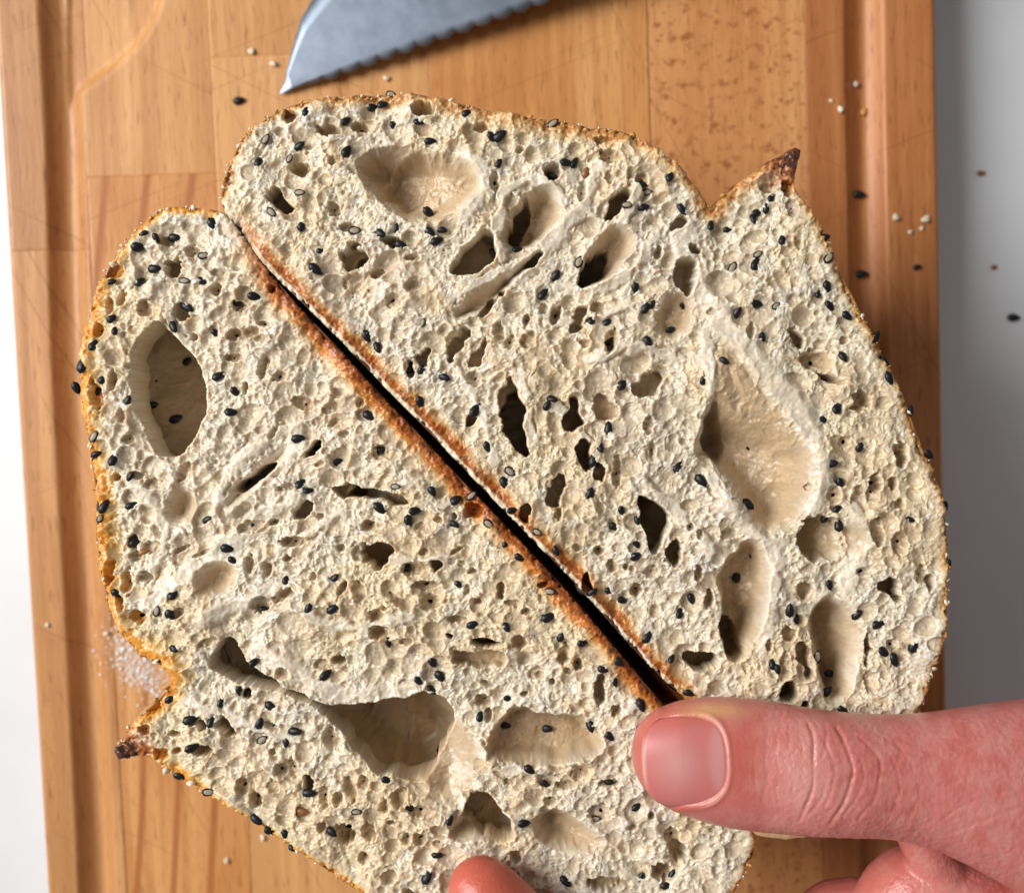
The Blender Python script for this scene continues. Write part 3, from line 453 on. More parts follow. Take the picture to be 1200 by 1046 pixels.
SEEDS = {  # view: x, y, angle or None, kind (k black, r cut ring, b brown)
 'R': [('2', 440, 120, 10), ('2', 175, 150), ('2', 150, 270, 35), ('2', 115, 312, 60, 'r'), ('2', 33, 247, 60, 'r'), ('2', 5, 325, 70), ('2', 70, 430, -60), ('2', 55, 505, -45, 'r'), ('2', 155, 437, 0, 'r'), ('2', 158, 550, 80), ('2', 345, 567, 0, 'r'),
  ('2', 225, 635, 10), ('2', 210, 705, -40), ('2', 583, 890, 70, 'r'), ('2', 490, 822), ('2', 605, 505), ('2', 490, 560), ('2', 608, 572), ('2', 632, 602), ('2', 648, 560), ('2', 435, 578), ('2', 480, 195), ('2', 310, 180, 30), ('2', 570, 187, -10), ('2', 610, 255, 0), ('2', 740, 157, 20), ('2', 1040, 190, 35, 'r'), ('2', 848, 335), ('2', 852, 237), ('2', 828, 242), ('2', 1035, 377, -15), ('2', 1115, 330, 60), ('2', 1085, 332), ('2', 1155, 365, 75, 'b'), ('2', 915, 633, 10), ('2', 830, 648), ('2', 318, 292, 60), ('2', 1048, 728), ('2', 1005, 790, 50), ('2', 385, 935), ('2', 470, 85, 0, 'r'), ('2', 507, 618, -20), ('2', 405, 130),
  ('3', 458, 405, -20), ('3', 475, 432, 0, 'r'), ('3', 550, 383, 70), ('3', 598, 490, -60), ('3', 460, 487, 10), ('3', 400, 483, 0, 'r'), ('3', 235, 675, 70, 'r'), ('3', 435, 770), ('3', 468, 838), ('3', 488, 828), ('3', 280, 880), ('3', 330, 890, 30), ('3', 475, 955), ('3', 555, 915, 20), ('3', 700, 545, 80), ('3', 757, 568), ('3', 945, 600, 80), ('3', 910, 452, 45), ('3', 865, 500), ('3', 892, 488), ('3', 848, 525), ('3', 862, 650, 30, 'r'), ('3', 855, 685, 70), ('3', 775, 695, 60, 'r'), ('3', 855, 825, 0), ('3', 923, 832, 40, 'r'), ('3', 788, 853), ('3', 875, 940, -60), ('3', 1075, 785, 80), ('3', 1105, 765), ('3', 1118, 832, -50), ('3', 1178, 865), ('3', 740, 1025, -30), ('3', 1160, 1010, -60), ('3', 1097, 590, 20), ('3', 1107, 665, 50, 'r'), ('3', 605, 830),
  ('7', 395, 42), ('7', 685, 115, -60), ('7', 843, 190), ('7', 835, 130, -60), ('7', 660, 293, 60), ('7', 618, 332, 0), ('7', 740, 430, 70), ('7', 637, 487, 10), ('7', 675, 560, -65), ('7', 790, 582, -60), ('7', 665, 645, 30), ('7', 618, 677, 60), ('7', 672, 702, 88), ('7', 912, 683), ('7', 252, 395, -70), ('7', 360, 432), ('7', 350, 630, -40), ('7', 105, 500), ('7', 187, 548, -50), ('7', 927, 302, 80), ('7', 1045, 640, 80), ('7', 1058, 840, 80), ('7', 640, 915), ('7', 493, 1000), ('7', 520, 1032, -70), ('7', 370, 815), ('7', 308, 880, 80), ('7', 365, 903), ('7', 492, 548, -10, 'b'), ('7', 190, 195, 80), ('7', 800, 45, 60), ('7', 990, 455, -40),
  ('5b', 430, 480), ('5b', 470, 490), ('5b', 615, 423), ('5b', 648, 460, -60), ('5b', 735, 505), ('5b', 837, 440), ('5b', 903, 470), ('5b', 918, 557), ('5b', 952, 582), ('5b', 1015, 540), ('5b', 703, 570, 85, 'r'), ('5b', 575, 610, -75), ('5b', 560, 595), ('5b', 745, 625), ('5b', 735, 682), ('5b', 790, 745), ('5b', 160, 510, 55), ('5b', 240, 580), ('5b', 125, 250), ('5b', 78, 105), ('5b', 130, 135), ('5b', 57, 158), ('5b', 125, 208), ('5b', 265, 430, 65), ('5b', 290, 685), ('5b', 300, 385),
  ('6', 285, 10, 60, 'r'), ('6', 85, 38), ('6', 125, 78), ('6', 275, 275), ('6', 240, 150, 70), ('6', 280, 158), ('6', 515, 430, -60), ('6', 590, 515, -40, 'r'), ('6', 720, 285, 60), ('6', 738, 262), ('6', 935, 365), ('6', 905, 430), ('6', 880, 475, 80), ('6', 905, 492), ('6', 870, 595, 75), ('6', 985, 655), ('6', 1040, 690), ('6', 1030, 810), ('6', 600, 650, 10), ('6', 685, 725, -30, 'r'), ('6', 750, 790), ('6', 1175, 495, 10), ('6', 985, 205, 70), ('6', 570, 555, -70), ('6', 360, 185), ('6', 470, 300), ('6', 880, 940), ('6', 940, 940), ('6', 985, 965)],
 'L': [('6', 138, 440, 10), ('6', 318, 585, -60), ('6', 400, 615, 30), ('6', 190, 568, 0, 'r'), ('6', 455, 600, 40, 'r'), ('6', 515, 698, -40, 'r'), ('6', 95, 320), ('6', 230, 850), ('6', 135, 645, -40), ('6', 260, 652, 10), ('6', 410, 915), ('6', 625, 815), ('6', 725, 1025, 20), ('6', 730, 935, -10, 'r'), ('6', 575, 765), ('6', 235, 690), ('6', 395, 700),
  ('5', 565, 97), ('5', 318, 127), ('5', 300, 176, 0), ('5', 530, 205, 10, 'r'), ('5', 360, 253, 0), ('5', 305, 297, 40), ('5', 525, 295, -20), ('5', 465, 295, 0, 'r'), ('5', 215, 430, 40), ('5', 228, 470, 80), ('5', 157, 522, 60), ('5', 112, 593, 80), ('5', 80, 670, -70), ('5', 265, 715, 60), ('5', 298, 668, 60), ('5', 152, 680, 60), ('5', 470, 385), ('5', 428, 457), ('5', 570, 478), ('5', 645, 370, -20), ('5', 710, 350), ('5', 582, 628), ('5', 640, 683, -50), ('5', 627, 755), ('5', 868, 725, 10, 'r'), ('5', 862, 848), ('5', 935, 868, 40), ('5', 870, 1005, 40), ('5', 898, 1030, 10), ('5', 1000, 930), ('5', 1110, 765), ('5', 275, 982), ('5', 148, 840, 60, 'r'), ('5', 152, 903, 20), ('5', 218, 920), ('5', 180, 640), ('5', 205, 298, 10), ('5', 475, 577, 30), ('5', 365, 645, 55), ('5', 360, 730, 0), ('5', 438, 778, 20), ('5', 680, 1005, 35), ('5', 430, 145, 0), ('5', 365, 145), ('5', 440, 775),
  ('1b', 180, 100, 60), ('1b', 168, 142, 60, 'r'), ('1b', 275, 97, 20), ('1b', 290, 222, 50), ('1b', 312, 262, 15, 'b'), ('1b', 225, 405, -35), ('1b', 425, 407), ('1b', 372, 465, 75, 'r'), ('1b', 418, 483), ('1b', 430, 598, -20), ('1b', 540, 147, 30), ('1b', 612, 248, -10), ('1b', 633, 288, -35), ('1b', 820, 357), ('1b', 905, 458, 80), ('1b', 990, 352), ('1b', 988, 455), ('1b', 745, 460), ('1b', 708, 648), ('1b', 1148, 105, -30), ('1b', 1180, 575), ('1b', 960, 690), ('1b', 410, 778, 30), ('1b', 765, 803, -40), ('1b', 485, 848, 15), ('1b', 730, 858, 70), ('1b', 735, 920, 35, 'r'), ('1b', 820, 925), ('1b', 495, 942, 20), ('1b', 685, 750), ('1b', 590, 790), ('1b', 655, 745), ('1b', 555, 855),
  ('2b', 548, 597, -10), ('2b', 435, 622, 0, 'r'), ('2b', 725, 828, -30), ('2b', 645, 765, -40), ('2b', 600, 722, -40), ('2b', 700, 777), ('2b', 785, 628, 0), ('2b', 955, 688, 0, 'r'), ('2b', 1060, 575), ('2b', 1140, 675), ('2b', 865, 765), ('2b', 902, 770, -20), ('2b', 755, 695, 0, 'b'), ('2b', 705, 450), ('2b', 735, 412, 0), ('2b', 325, 573, -20),
  ('3b', 460, 107), ('3b', 578, 115), ('3b', 165, 168), ('3b', 318, 240, -60), ('3b', 345, 290, -50), ('3b', 270, 303), ('3b', 317, 340), ('3b', 727, 82, 10), ('3b', 768, 150, 70), ('3b', 843, 170, 0), ('3b', 485, 430, 80), ('3b', 585, 370, -20), ('3b', 720, 470, 0), ('3b', 348, 540, 75), ('3b', 658, 612, -35), ('3b', 715, 670, -40), ('3b', 940, 500, -50), ('3b', 940, 665, 0), ('3b', 875, 470, -75), ('3b', 1050, 390, -70), ('3b', 957, 308), ('3b', 915, 262), ('3b', 970, 235, -40), ('3b', 160, 650), ('3b', 240, 745, 50), ('3b', 380, 790, 60), ('3b', 640, 803, 0), ('3b', 893, 795, 0, 'r'), ('3b', 335, 918, 0), ('3b', 300, 990, 60), ('3b', 785, 1010), ('3b', 1050, 995, 80), ('3b', 1140, 1030), ('3b', 10, 840, 40), ('3b', 1160, 980), ('3b', 1037, 750), ('3b', 55, 757, 0, 'r'), ('3b', 575, 460)]}

# ------------------------------------------------------------------ crumb height field
def carve_small(h, K, live, u0, v0, seed, flow, size):
    """thousands of small gas cells cut open by the knife; returns the depth map"""
    r = np.random.default_rng(seed)
    H, Wd = h.shape
    c = np.zeros_like(h)
    n = int(live.sum() / 75)
    ys, xs = np.nonzero(live)
    pick = r.integers(0, len(ys), n)
    cy = ys[pick] + r.random(n); cx = xs[pick] + r.random(n)
    rad = 3.2 * (1 - r.random(n)) ** (-1 / 2.5)
    rad = np.clip(rad, 3.2, 12.0) * (1 + 0.22 * np.clip(size[cy.astype(int), cx.astype(int)], -1.3, 1.6))
    el = 1 + np.abs(r.standard_normal(n)) * 0.38
    an = r.standard_normal(n) * 0.55
    zc = r.uniform(-0.6, 0.4, n)
    rz = rad * r.uniform(0.75, 1.25, n)
    for i in range(n):
        R = rad[i]; a = R * math.sqrt(el[i]); b_ = R / math.sqrt(el[i])
        q = int(a * 1.05) + 2
        x0 = max(int(cx[i]) - q, 0); x1 = min(int(cx[i]) + q + 1, Wd); y0 = max(int(cy[i]) - q, 0); y1 = min(int(cy[i]) + q + 1, H)
        t = an[i] + flow[int(cy[i]), int(cx[i])]
        ct, st = math.cos(t), math.sin(t)
        dx = np.arange(x0, x1)[None, :] - cx[i]; dy = np.arange(y0, y1)[:, None] - cy[i]
        e = ((dx * ct + dy * st) / a) ** 2 + ((dy * ct - dx * st) / b_) ** 2
        fl = rz[i] * (zc[i] - np.sqrt(np.clip(1 - e, 0, 1)))
        w = c[y0:y1, x0:x1]
        np.minimum(w, np.where(e < 1, fl, 0), out=w)
    return c

STRIPS = {'R': [([(560, 360), (610, 320), (655, 275), (690, 225), (700, 195)], 11), ([(540, 345), (585, 318), (632, 296)], 6), ([(800, 275), (815, 330), (850, 380), (900, 440), (945, 490), (957, 540), (950, 590)], 19), ([(700, 305), (735, 255), (747, 215)], 9), ([(655, 332), (690, 337), (740, 322), (772, 270)], 7),
  ([(608, 440), (618, 480), (625, 520)], 7), ([(573, 445), (590, 432), (606, 440)], 5), ([(825, 395), (836, 460), (820, 525)], 8), ([(755, 565), (800, 605), (832, 645)], 7), ([(832, 560), (870, 610), (905, 642)], 9), ([(910, 640), (905, 700), (893, 765)], 10), ([(1000, 600), (1012, 640), (992, 685)], 12), ([(548, 180), (570, 215), (548, 248)], 14), ([(650, 470), (668, 500), (700, 520)], 6), ([(575, 250), (588, 300)], 5), ([(585, 265), (592, 215), (640, 208), (663, 235)], 6), ([(690, 420), (740, 400), (800, 420)], 8), ([(530, 420), (560, 470), (580, 540)], 7), ([(970, 700), (1000, 740), (1000, 800)], 12), ([(640, 380), (700, 370), (760, 350)], 6)],
 'L': [([(268, 592), (300, 562), (337, 530), (348, 500)], 12), ([(175, 705), (240, 655), (300, 612), (345, 583)], 13), ([(240, 722), (290, 702), (335, 692)], 14), ([(305, 758), (360, 800), (420, 821), (480, 806), (525, 832)], 13), ([(520, 840), (548, 880), (532, 925)], 15), ([(195, 370), (228, 415), (243, 450)], 5), ([(250, 600), (270, 540), (330, 505)], 8), ([(540, 930), (555, 960), (620, 965)], 8), ([(560, 870), (575, 905), (640, 900)], 6), ([(430, 640), (470, 660), (540, 650)], 7), ([(270, 660), (340, 640), (400, 600)], 7), ([(360, 720), (420, 740), (480, 720)], 9), ([(150, 560), (200, 620), (170, 680)], 8), ([(210, 820), (300, 850), (380, 880)], 6)]}

def foam(X, Y, cell, seed, sx=1.0, sy=1.0):
    """packed little gas cells: distance to the thin wall between neighbours, and a random number per cell"""
    r = np.random.default_rng(seed); tab = r.random((3, 128, 128)).astype(np.float32)
    x = X * (sx / cell); y = Y * (sy / cell)
    ix = np.floor(x).astype(np.int32); iy = np.floor(y).astype(np.int32)
    d1 = np.full(X.shape, 9.0, np.float32); d2 = d1.copy(); rid = np.zeros(X.shape, np.float32)
    for dy in (-1, 0, 1):
        for dx in (-1, 0, 1):
            jx, jy = (ix + dx), (iy + dy); a, b_ = jx & 127, jy & 127
            d = np.hypot(jx + tab[0, b_, a] - x, jy + tab[1, b_, a] - y) - 0.22 * tab[2, b_, a]
            cl = d < d1
            d2 = np.where(cl, d1, np.minimum(d2, d)); rid = np.where(cl, tab[2, b_, a], rid); d1 = np.where(cl, d, d1)
    return (d2 - d1) * cell, rid

def build_half(side, gap, out, root):
    poly = np.array(out[0:1] + out[1:] + gap[:-1]) if side == 'R' else np.array(out + gap[:-1])
    poly_s = chaikin(poly, 1)
    u0, v0 = np.floor(poly_s.min(0) - 8).astype(int); u1, v1 = np.ceil(poly_s.max(0) + 8).astype(int)
    X, Y = np.meshgrid(np.arange(u0, u1, dtype=np.float32), np.arange(v0, v1, dtype=np.float32))
    shp = X.shape; sd = 11 if side == 'R' else 23
    N6, N3, N18, N60, N140 = (noise2(shp, w, sd + k) for k, w in enumerate((6, 3, 18, 60, 140)))
    s = sdf(X, Y, poly_s)
    s = s + 1.2 + np.minimum(1.2 * N6 + 1.0 * N18, 0.4)
    d_gap = seg_dist(X, Y, np.array(gap), closed=False)
    d_out = np.abs(seg_dist(X, Y, chaikin(out, 1, closed=False), closed=False))
    M = np.zeros(shp, np.float32); K = np.zeros(shp, np.float32); lip = np.zeros(shp, np.float32)
    wob = 0.7 * N6 + 2.2 * N18
    SX = np.zeros(shp, np.float32); SY = np.zeros(shp, np.float32)
    for (z, pts, D, R, ga, gm) in POLY[side]:
        D = D * (1.75 if R < 12 else 1.3)
        p = chaikin(zp(z, pts), 2)
        a0 = np.maximum(np.floor(p.min(0) - 12 - (u0, v0)).astype(int), 0); a1 = np.ceil(p.max(0) + 12 - (u0, v0)).astype(int)
        sl = (slice(a0[1], a1[1]), slice(a0[0], a1[0]))
        x, y = X[sl], Y[sl]
        if x.size == 0: continue
        d0 = sdf(x, y, p)
        d = d0 + ((wob[sl] if D < 60 else 0.25 * N6[sl] + 2.0 * N18[sl]) if R < 12 else 1.1 * N18[sl]) * min(1.0, R / 7.0 + 0.3) * min(1.0, max(0.4, 45.0 / D))
        t = np.clip(d / R, 0, 1)
        f = np.sqrt(np.clip(1 - (1 - t) ** 2, 0, 1)) if R < 12 else t * t * (3 - 2 * t) * 0.8 + 0.2 * np.sqrt(np.clip(1 - (1 - t) ** 2, 0, 1))
        if gm:
            gx, gy = math.cos(math.radians(ga)), -math.sin(math.radians(ga))
            pr = (x - p[:, 0].mean()) * gx + (y - p[:, 1].mean()) * gy
            ext = np.ptp(p[:, 0] * gx + p[:, 1] * gy) / 2
            f = f * (1 + gm * np.clip(pr / ext, -1, 1))
        M[sl] -= D * f
        k = smooth(d, -1, max(4, min(15, 0.7 * R)))
        K[sl] = np.maximum(K[sl], k * min(1, D / 14))
        if R <= 9:                                   # the cell is wider inside than its opening: undercut walls
            U = min(30.0, 0.25 * D); inr = max(d0.max(), 4.0)
            gy_, gx_ = np.gradient(d0)
            m_ = -U * smooth(d, 0.5, R) * (1 - smooth(d0, 0.35 * inr, 0.95 * inr))
            SX[sl] += m_ * gx_; SY[sl] += m_ * gy_
        if R < 14: lip[sl] = np.maximum(lip[sl], np.exp(-((d + 2.0) / 2.2) ** 2))
    ME = np.zeros(shp, np.float32)
    for (z, ex, ey, a, b_, an, D) in ELL[side]:
        (cx, cy), = zp(z, [(ex, ey)]); sc_ = zs(z); a /= sc_; b_ /= sc_
        q = int(max(a, b_)) + 6
        ix, iy = int(cx - u0), int(cy - v0)
        sl = (slice(max(iy - q, 0), max(iy + q, 0)), slice(max(ix - q, 0), max(ix + q, 0)))
        x, y = X[sl] - cx, Y[sl] - cy
        if x.size == 0: continue
        t = math.radians(-an); ct, st = math.cos(t), math.sin(t)
        e = np.sqrt(((x * ct + y * st) / a) ** 2 + ((y * ct - x * st) / b_) ** 2) + 0.09 * N6[sl] + 0.08 * N18[sl]
        f = np.sqrt(np.clip(1 - e ** 2.6, 0, 1))
        ME[sl] = np.minimum(ME[sl], -1.2 * D * f)
        K[sl] = np.maximum(K[sl], smooth(1 - e, 0, 0.3) * min(1, D / 13))
        lip[sl] = np.maximum(lip[sl], 0.7 * np.exp(-((e - 1.05) * min(a, b_) / 1.6) ** 2) * (e > 0.9))
    M += ME
    T = np.zeros(shp, np.float32)                 # smooth stretched strands of dough between the big cells
    for pts, w in STRIPS[side]:
        d = seg_dist(X, Y, chaikin(pts, 2, closed=False), closed=False) + 2.5 * N18 + 1.0 * N6
        T = np.maximum(T, 1 - smooth(d, 0.35 * w, 1.15 * w))
    live = s > -1
    flow = (0.6 * N140 + (-0.55 if side == 'L' else 0.25)).astype(np.float32)
    C = carve_small(M, K, live, u0, v0, sd, flow, N60 - 1.3 * np.exp(-np.minimum(d_out, d_gap) / 28))
    g = noise2(shp, 2.2, sd + 40)
    rough = 0.10 * g + 0.14 * N3
    wx_, wy_ = noise2(shp, 30, sd + 70), noise2(shp, 30, sd + 71); vx_, vy_ = noise2(shp, 9, sd + 72), noise2(shp, 9, sd + 73)
    ca, sa = (math.cos(-0.6), math.sin(-0.6)) if side == 'L' else (math.cos(0.9), math.sin(0.9))
    XR = (X * ca - Y * sa + 4.0 * wx_ + 0.9 * vx_).astype(np.float32); YR = (X * sa + Y * ca + 4.0 * wy_ + 0.9 * vy_).astype(np.float32)
    w1, r1_ = foam(XR, YR, 4.7, sd + 80, 0.78, 1.25); w2, r2_ = foam(XR, YR, 8.2, sd + 81, 0.74, 1.3)
    thin = 0.5 + 0.5 * smooth(vx_ + vy_, -1.5, 1.5)
    f1 = smooth(w1, 0.3, 2.4) * (0.25 + 0.75 * r1_) * 2.2; f2 = smooth(w2, 0.4, 3.0) * (0.2 + 0.8 * r2_) * 3.4
    big = smooth(N60 + 0.7 * N18, -0.2, 0.7) * smooth(np.minimum(d_out, d_gap), 12, 45)
    foam_d = (f1 * (1 - 0.75 * big) + f2 * big) * (0.45 + 0.55 * thin)
    open_ = np.clip(foam_d / 2.2, 0, 1); C = 0.62 * C
    C = C - foam_d * (1 - 0.55 * smooth(-C, 1.5, 4.0))
    near_gap = 1 - smooth(d_gap, 6, 24)
    near_crust = 1 - smooth(np.minimum(d_gap, d_out), 8, 30)
    h = M + C * (0.95 - 0.25 * near_crust) * (1 - 0.6 * near_gap) * (1 - (0.7 if side == 'L' else 0.3) * (1 - smooth(d_out, 7, 18))) * (1 - 0.70 * K) * (1 - 0.78 * T) + rough * (1 - 0.7 * np.maximum(K, T)) + 0.3 * N6 + 0.8 * N18 + 3.0 * N60 + 2.6 * N140 + 1.8 * T * (1 - 0.7 * K)
    h += lip * (1.0 + 0.5 * N3) * (1 - 0.5 * K)
    # the slice rounds over into the crust
    edge = np.clip(s, 0, None)
    h -= 6.0 * np.exp(-edge / 3.0)
    h = h.astype(np.float32)
    # --- colour of the crumb: cream, shade painted into its hollows, toasted towards the crust
    n_t = 0.55 * N6 + 0.5 * N18 + 0.4 * N60
    cream = np.array([0.735, 0.66, 0.53]); memb_shade = np.array([0.53, 0.385, 0.235])
    greyer = np.array([0.71, 0.67, 0.60])
    c = cream + (greyer - cream) * smooth(N60 + 0.4 * N18, -0.4, 1.2)[..., None] * 1.0
    c = c + (np.array([0.69, 0.565, 0.375]) - c) * smooth(N140 + 0.5 * N18, -0.1, 1.4)[..., None] * 0.85
    c = c + (np.array([0.60, 0.465, 0.30]) - c) * np.maximum(0.68 * smooth(-C, 1.5, 4.5), 0.62 * open_)[..., None]      # cell film yellower than torn wall, with pit shade painted in by depth
    c = c + (memb_shade - c) * (K * 0.85)[..., None]  # brownish film on hole floors, darkened to paint in the shade of the holes
    c = c + (np.array([0.76, 0.685, 0.57]) - c) * (0.7 * T * (1 - 0.8 * K))[..., None]
    def blend(c, k, col): return c + (np.array(col) - c) * np.clip(k, 0, 1)[..., None]
    wg = 23 if side == 'L' else 22
    gapw = smooth(X, 262, 330)
    tt = d_gap / wg + 0.12 * n_t
    c = blend(c, 0.9 * (1 - smooth(tt, 0.55, 1.35)) * gapw, (0.66, 0.43, 0.20))
    c = blend(c, 0.95 * (1 - smooth(tt, 0.45, 0.85)) * gapw, (0.64, 0.235, 0.03))
    c = blend(c, 0.9 * (1 - smooth(tt, 0.22, (0.5 if side == 'L' else 0.68))) * gapw, (0.34, 0.085, 0.012))
    c = blend(c, 0.8 * smooth(N6 + 0.6 * N18, 0.9, 1.6) * (1 - smooth(tt, 0.5, 0.9)) * gapw, (0.06, 0.02, 0.008))
    if side == 'R':
        c = blend(c, 0.95 * (1 - smooth(d_gap + 0.6 * N6, 3.6, 5.4)) * gapw, (0.76, 0.64, 0.46))
        wo = 5.5 + 4.5 * smooth(X, 300, 480) * smooth(900, X, X + 1) + 7 * smooth(Y, 230, 130) * smooth(X, 380, 760)
        t2 = d_out / wo + 0.32 * n_t
        c = blend(c, 0.9 * (1 - smooth(t2, 0.7, 1.9)), (0.68, 0.46, 0.22))
        c = blend(c, 0.9 * (1 - smooth(t2, 0.3, 1.0)), (0.50, 0.22, 0.055))
        ear = np.hypot(X - 931, Y - 182)
        c = blend(c, 0.95 * (1 - smooth(ear + 5 * N6, 24, 52)), (0.42, 0.13, 0.03))
        c = blend(c, 0.95 * (1 - smooth(ear + 7 * N6, 10, 30)), (0.07, 0.022, 0.012))
    else:
        wo = 12 * (0.55 + 0.75 * smooth(300, X, X + 90) * smooth(Y, 270, 420)) * (1 - 0.45 * smooth(Y, 790, 850))
        t2 = d_out / wo + 0.36 * n_t
        c = blend(c, 0.9 * (1 - smooth(t2, 0.8, 2.0)), (0.74, 0.50, 0.19))
        c = blend(c, 0.95 * (1 - smooth(t2, 0.45, 1.15)), (0.70, 0.30, 0.03))
        c = blend(c, 0.8 * smooth(N18 + 0.5 * N6, 0.4, 1.2) * (1 - smooth(t2, 0.2, 0.8)), (0.40, 0.13, 0.02))
        near = K * (1 - smooth(d_out, 20, 42)) * smooth(300, X, X + 60)
        c = blend(c, 0.85 * near, (0.72, 0.31, 0.035))
        ear = np.hypot((X - 140) * 0.8, Y - 881)
        c = blend(c, 0.95 * (1 - smooth(ear + 5 * N6, 20, 42)), (0.38, 0.11, 0.02))
        c = blend(c, 0.95 * (1 - smooth(ear + 6 * N6, 8, 24)), (0.06, 0.018, 0.010))
    c *= (1 + 0.035 * N3 + 0.03 * N18)[..., None]
    c = np.clip(c, 0.005, 0.85)
    # --- mesh
    live = s > 0
    q = live[:-1, :-1] & live[1:, :-1] & live[:-1, 1:] & live[1:, 1:]
    seen = np.zeros_like(q).ravel(); qf = q.ravel(); Wq = q.shape[1]       # keep the one connected slice
    mid = np.array([q.shape[0] // 2 * Wq + np.nonzero(q[q.shape[0] // 2])[0][40]]); seen[mid] = True
    while len(mid):
        nx_ = np.concatenate([mid - 1, mid + 1, mid - Wq, mid + Wq]); nx_ = nx_[(nx_ >= 0) & (nx_ < len(qf))]
        nx_ = nx_[qf[nx_] & ~seen[nx_]]; mid = np.unique(nx_); seen[mid] = True
    q = seen.reshape(q.shape)
    used = np.zeros(shp, bool)
    used[:-1, :-1] |= q; used[1:, :-1] |= q; used[:-1, 1:] |= q; used[1:, 1:] |= q
    idx = np.full(shp, -1, np.int32); idx[used] = np.arange(used.sum())
    qa = np.stack([idx[1:, :-1][q], idx[1:, 1:][q], idx[:-1, 1:][q], idx[:-1, :-1][q]], -1)
    verts = np.stack([(X[used] + SX[used] - 600) / S, (523 - Y[used] - SY[used]) / S, h[used] / S], -1)
    me = mesh_np('crumb', verts, qa)
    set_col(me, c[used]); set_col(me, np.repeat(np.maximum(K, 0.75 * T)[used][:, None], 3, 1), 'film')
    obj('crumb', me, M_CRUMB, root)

    # --- crust: the outside of the half loaf, curving down and in to the board
    P = chaikin(poly, 1)
    L = np.concatenate([[0], np.cumsum(np.hypot(*(np.roll(P, -1, 0) - P).T))])
    n = 900
    tt = np.linspace(0, L[-1], n, endpoint=False)
    Q = np.stack([np.interp(tt, L, np.append(P[:, k], P[0, k])) for k in (0, 1)], 1)
    tan = np.roll(Q, -1, 0) - np.roll(Q, 1, 0); tan /= np.linalg.norm(tan, axis=1)[:, None]
    cen = Q.mean(0); nor = np.stack([tan[:, 1], -tan[:, 0]], 1)
    if ((Q - cen) * nor).sum() < 0: nor = -nor
    dg = seg_dist(Q[:, 0].astype(np.float32), Q[:, 1].astype(np.float32), np.array(gap), closed=False)
    isgap = dg < 6
    ga, gb = np.array(gap[0], float), np.array(gap[-1], float)
    anchor = 0.5 * (ga + gb)
    DEEP = 470.0 if side == 'R' else 455.0
    rings = []
    rn = np.random.default_rng(sd + 5)
    prof = [(-8, -20), (-2.0, -11), (0.6, -8.5), (2.0, -12)]
    ns1 = np.interp(np.arange(n), np.arange(0, n + 6, 6), rn.standard_normal(n // 6 + 1))
    for (o_, z_) in prof:
        oo = np.where(isgap, np.minimum(o_, 0.8), o_ + (0.7 * ns1 if o_ > 0 else 0))
        rings.append(np.column_stack([Q + nor * oo[:, None], np.full(n, z_) + 0.6 * ns1]))
    base = Q + nor * np.where(isgap, 0.4, 2.2)[:, None]
    NZ = noise2((64, n), 14, sd + 60) * 1.0 + noise2((64, n), 40, sd + 61) * 1.6
    steps = np.concatenate([np.linspace(0.02, 0.9, 34), np.linspace(0.92, 0.999, 10)])
    for k, f in enumerate(steps):
        sca = (1 - f ** 3.6) ** 0.5
        p = anchor + (base - anchor) * sca + nor * (NZ[k][:, None] * np.where(isgap, 0.15, 1.0)[:, None])
        p = p + nor * (isgap * 6.5 * float(smooth(np.array(f), 0.03, 0.16)))[:, None]
        rings.append(np.column_stack([p, np.full(n, -14 - DEEP * f)]))
    rings.append(np.column_stack([np.tile(anchor, (n, 1)), np.full(n, -15 - DEEP)]))
    V = np.concatenate(rings)
    V = np.column_stack([(V[:, 0] - 600) / S, (523 - V[:, 1]) / S, V[:, 2] / S])
    i = np.arange(n); j = (i + 1) % n
    F = np.concatenate([np.stack([r_ * n + i, (r_ + 1) * n + i, (r_ + 1) * n + j, r_ * n + j], -1) for r_ in range(len(rings) - 1)])
    me = mesh_np('crust', V, F)
    burnt = np.tile(isgap.astype(float), len(rings)); set_col(me, np.repeat(burnt[:, None], 3, 1))
    obj('crust', me, M_CRUST, root)
    return h, u0, v0, s, live, Q, nor, isgap

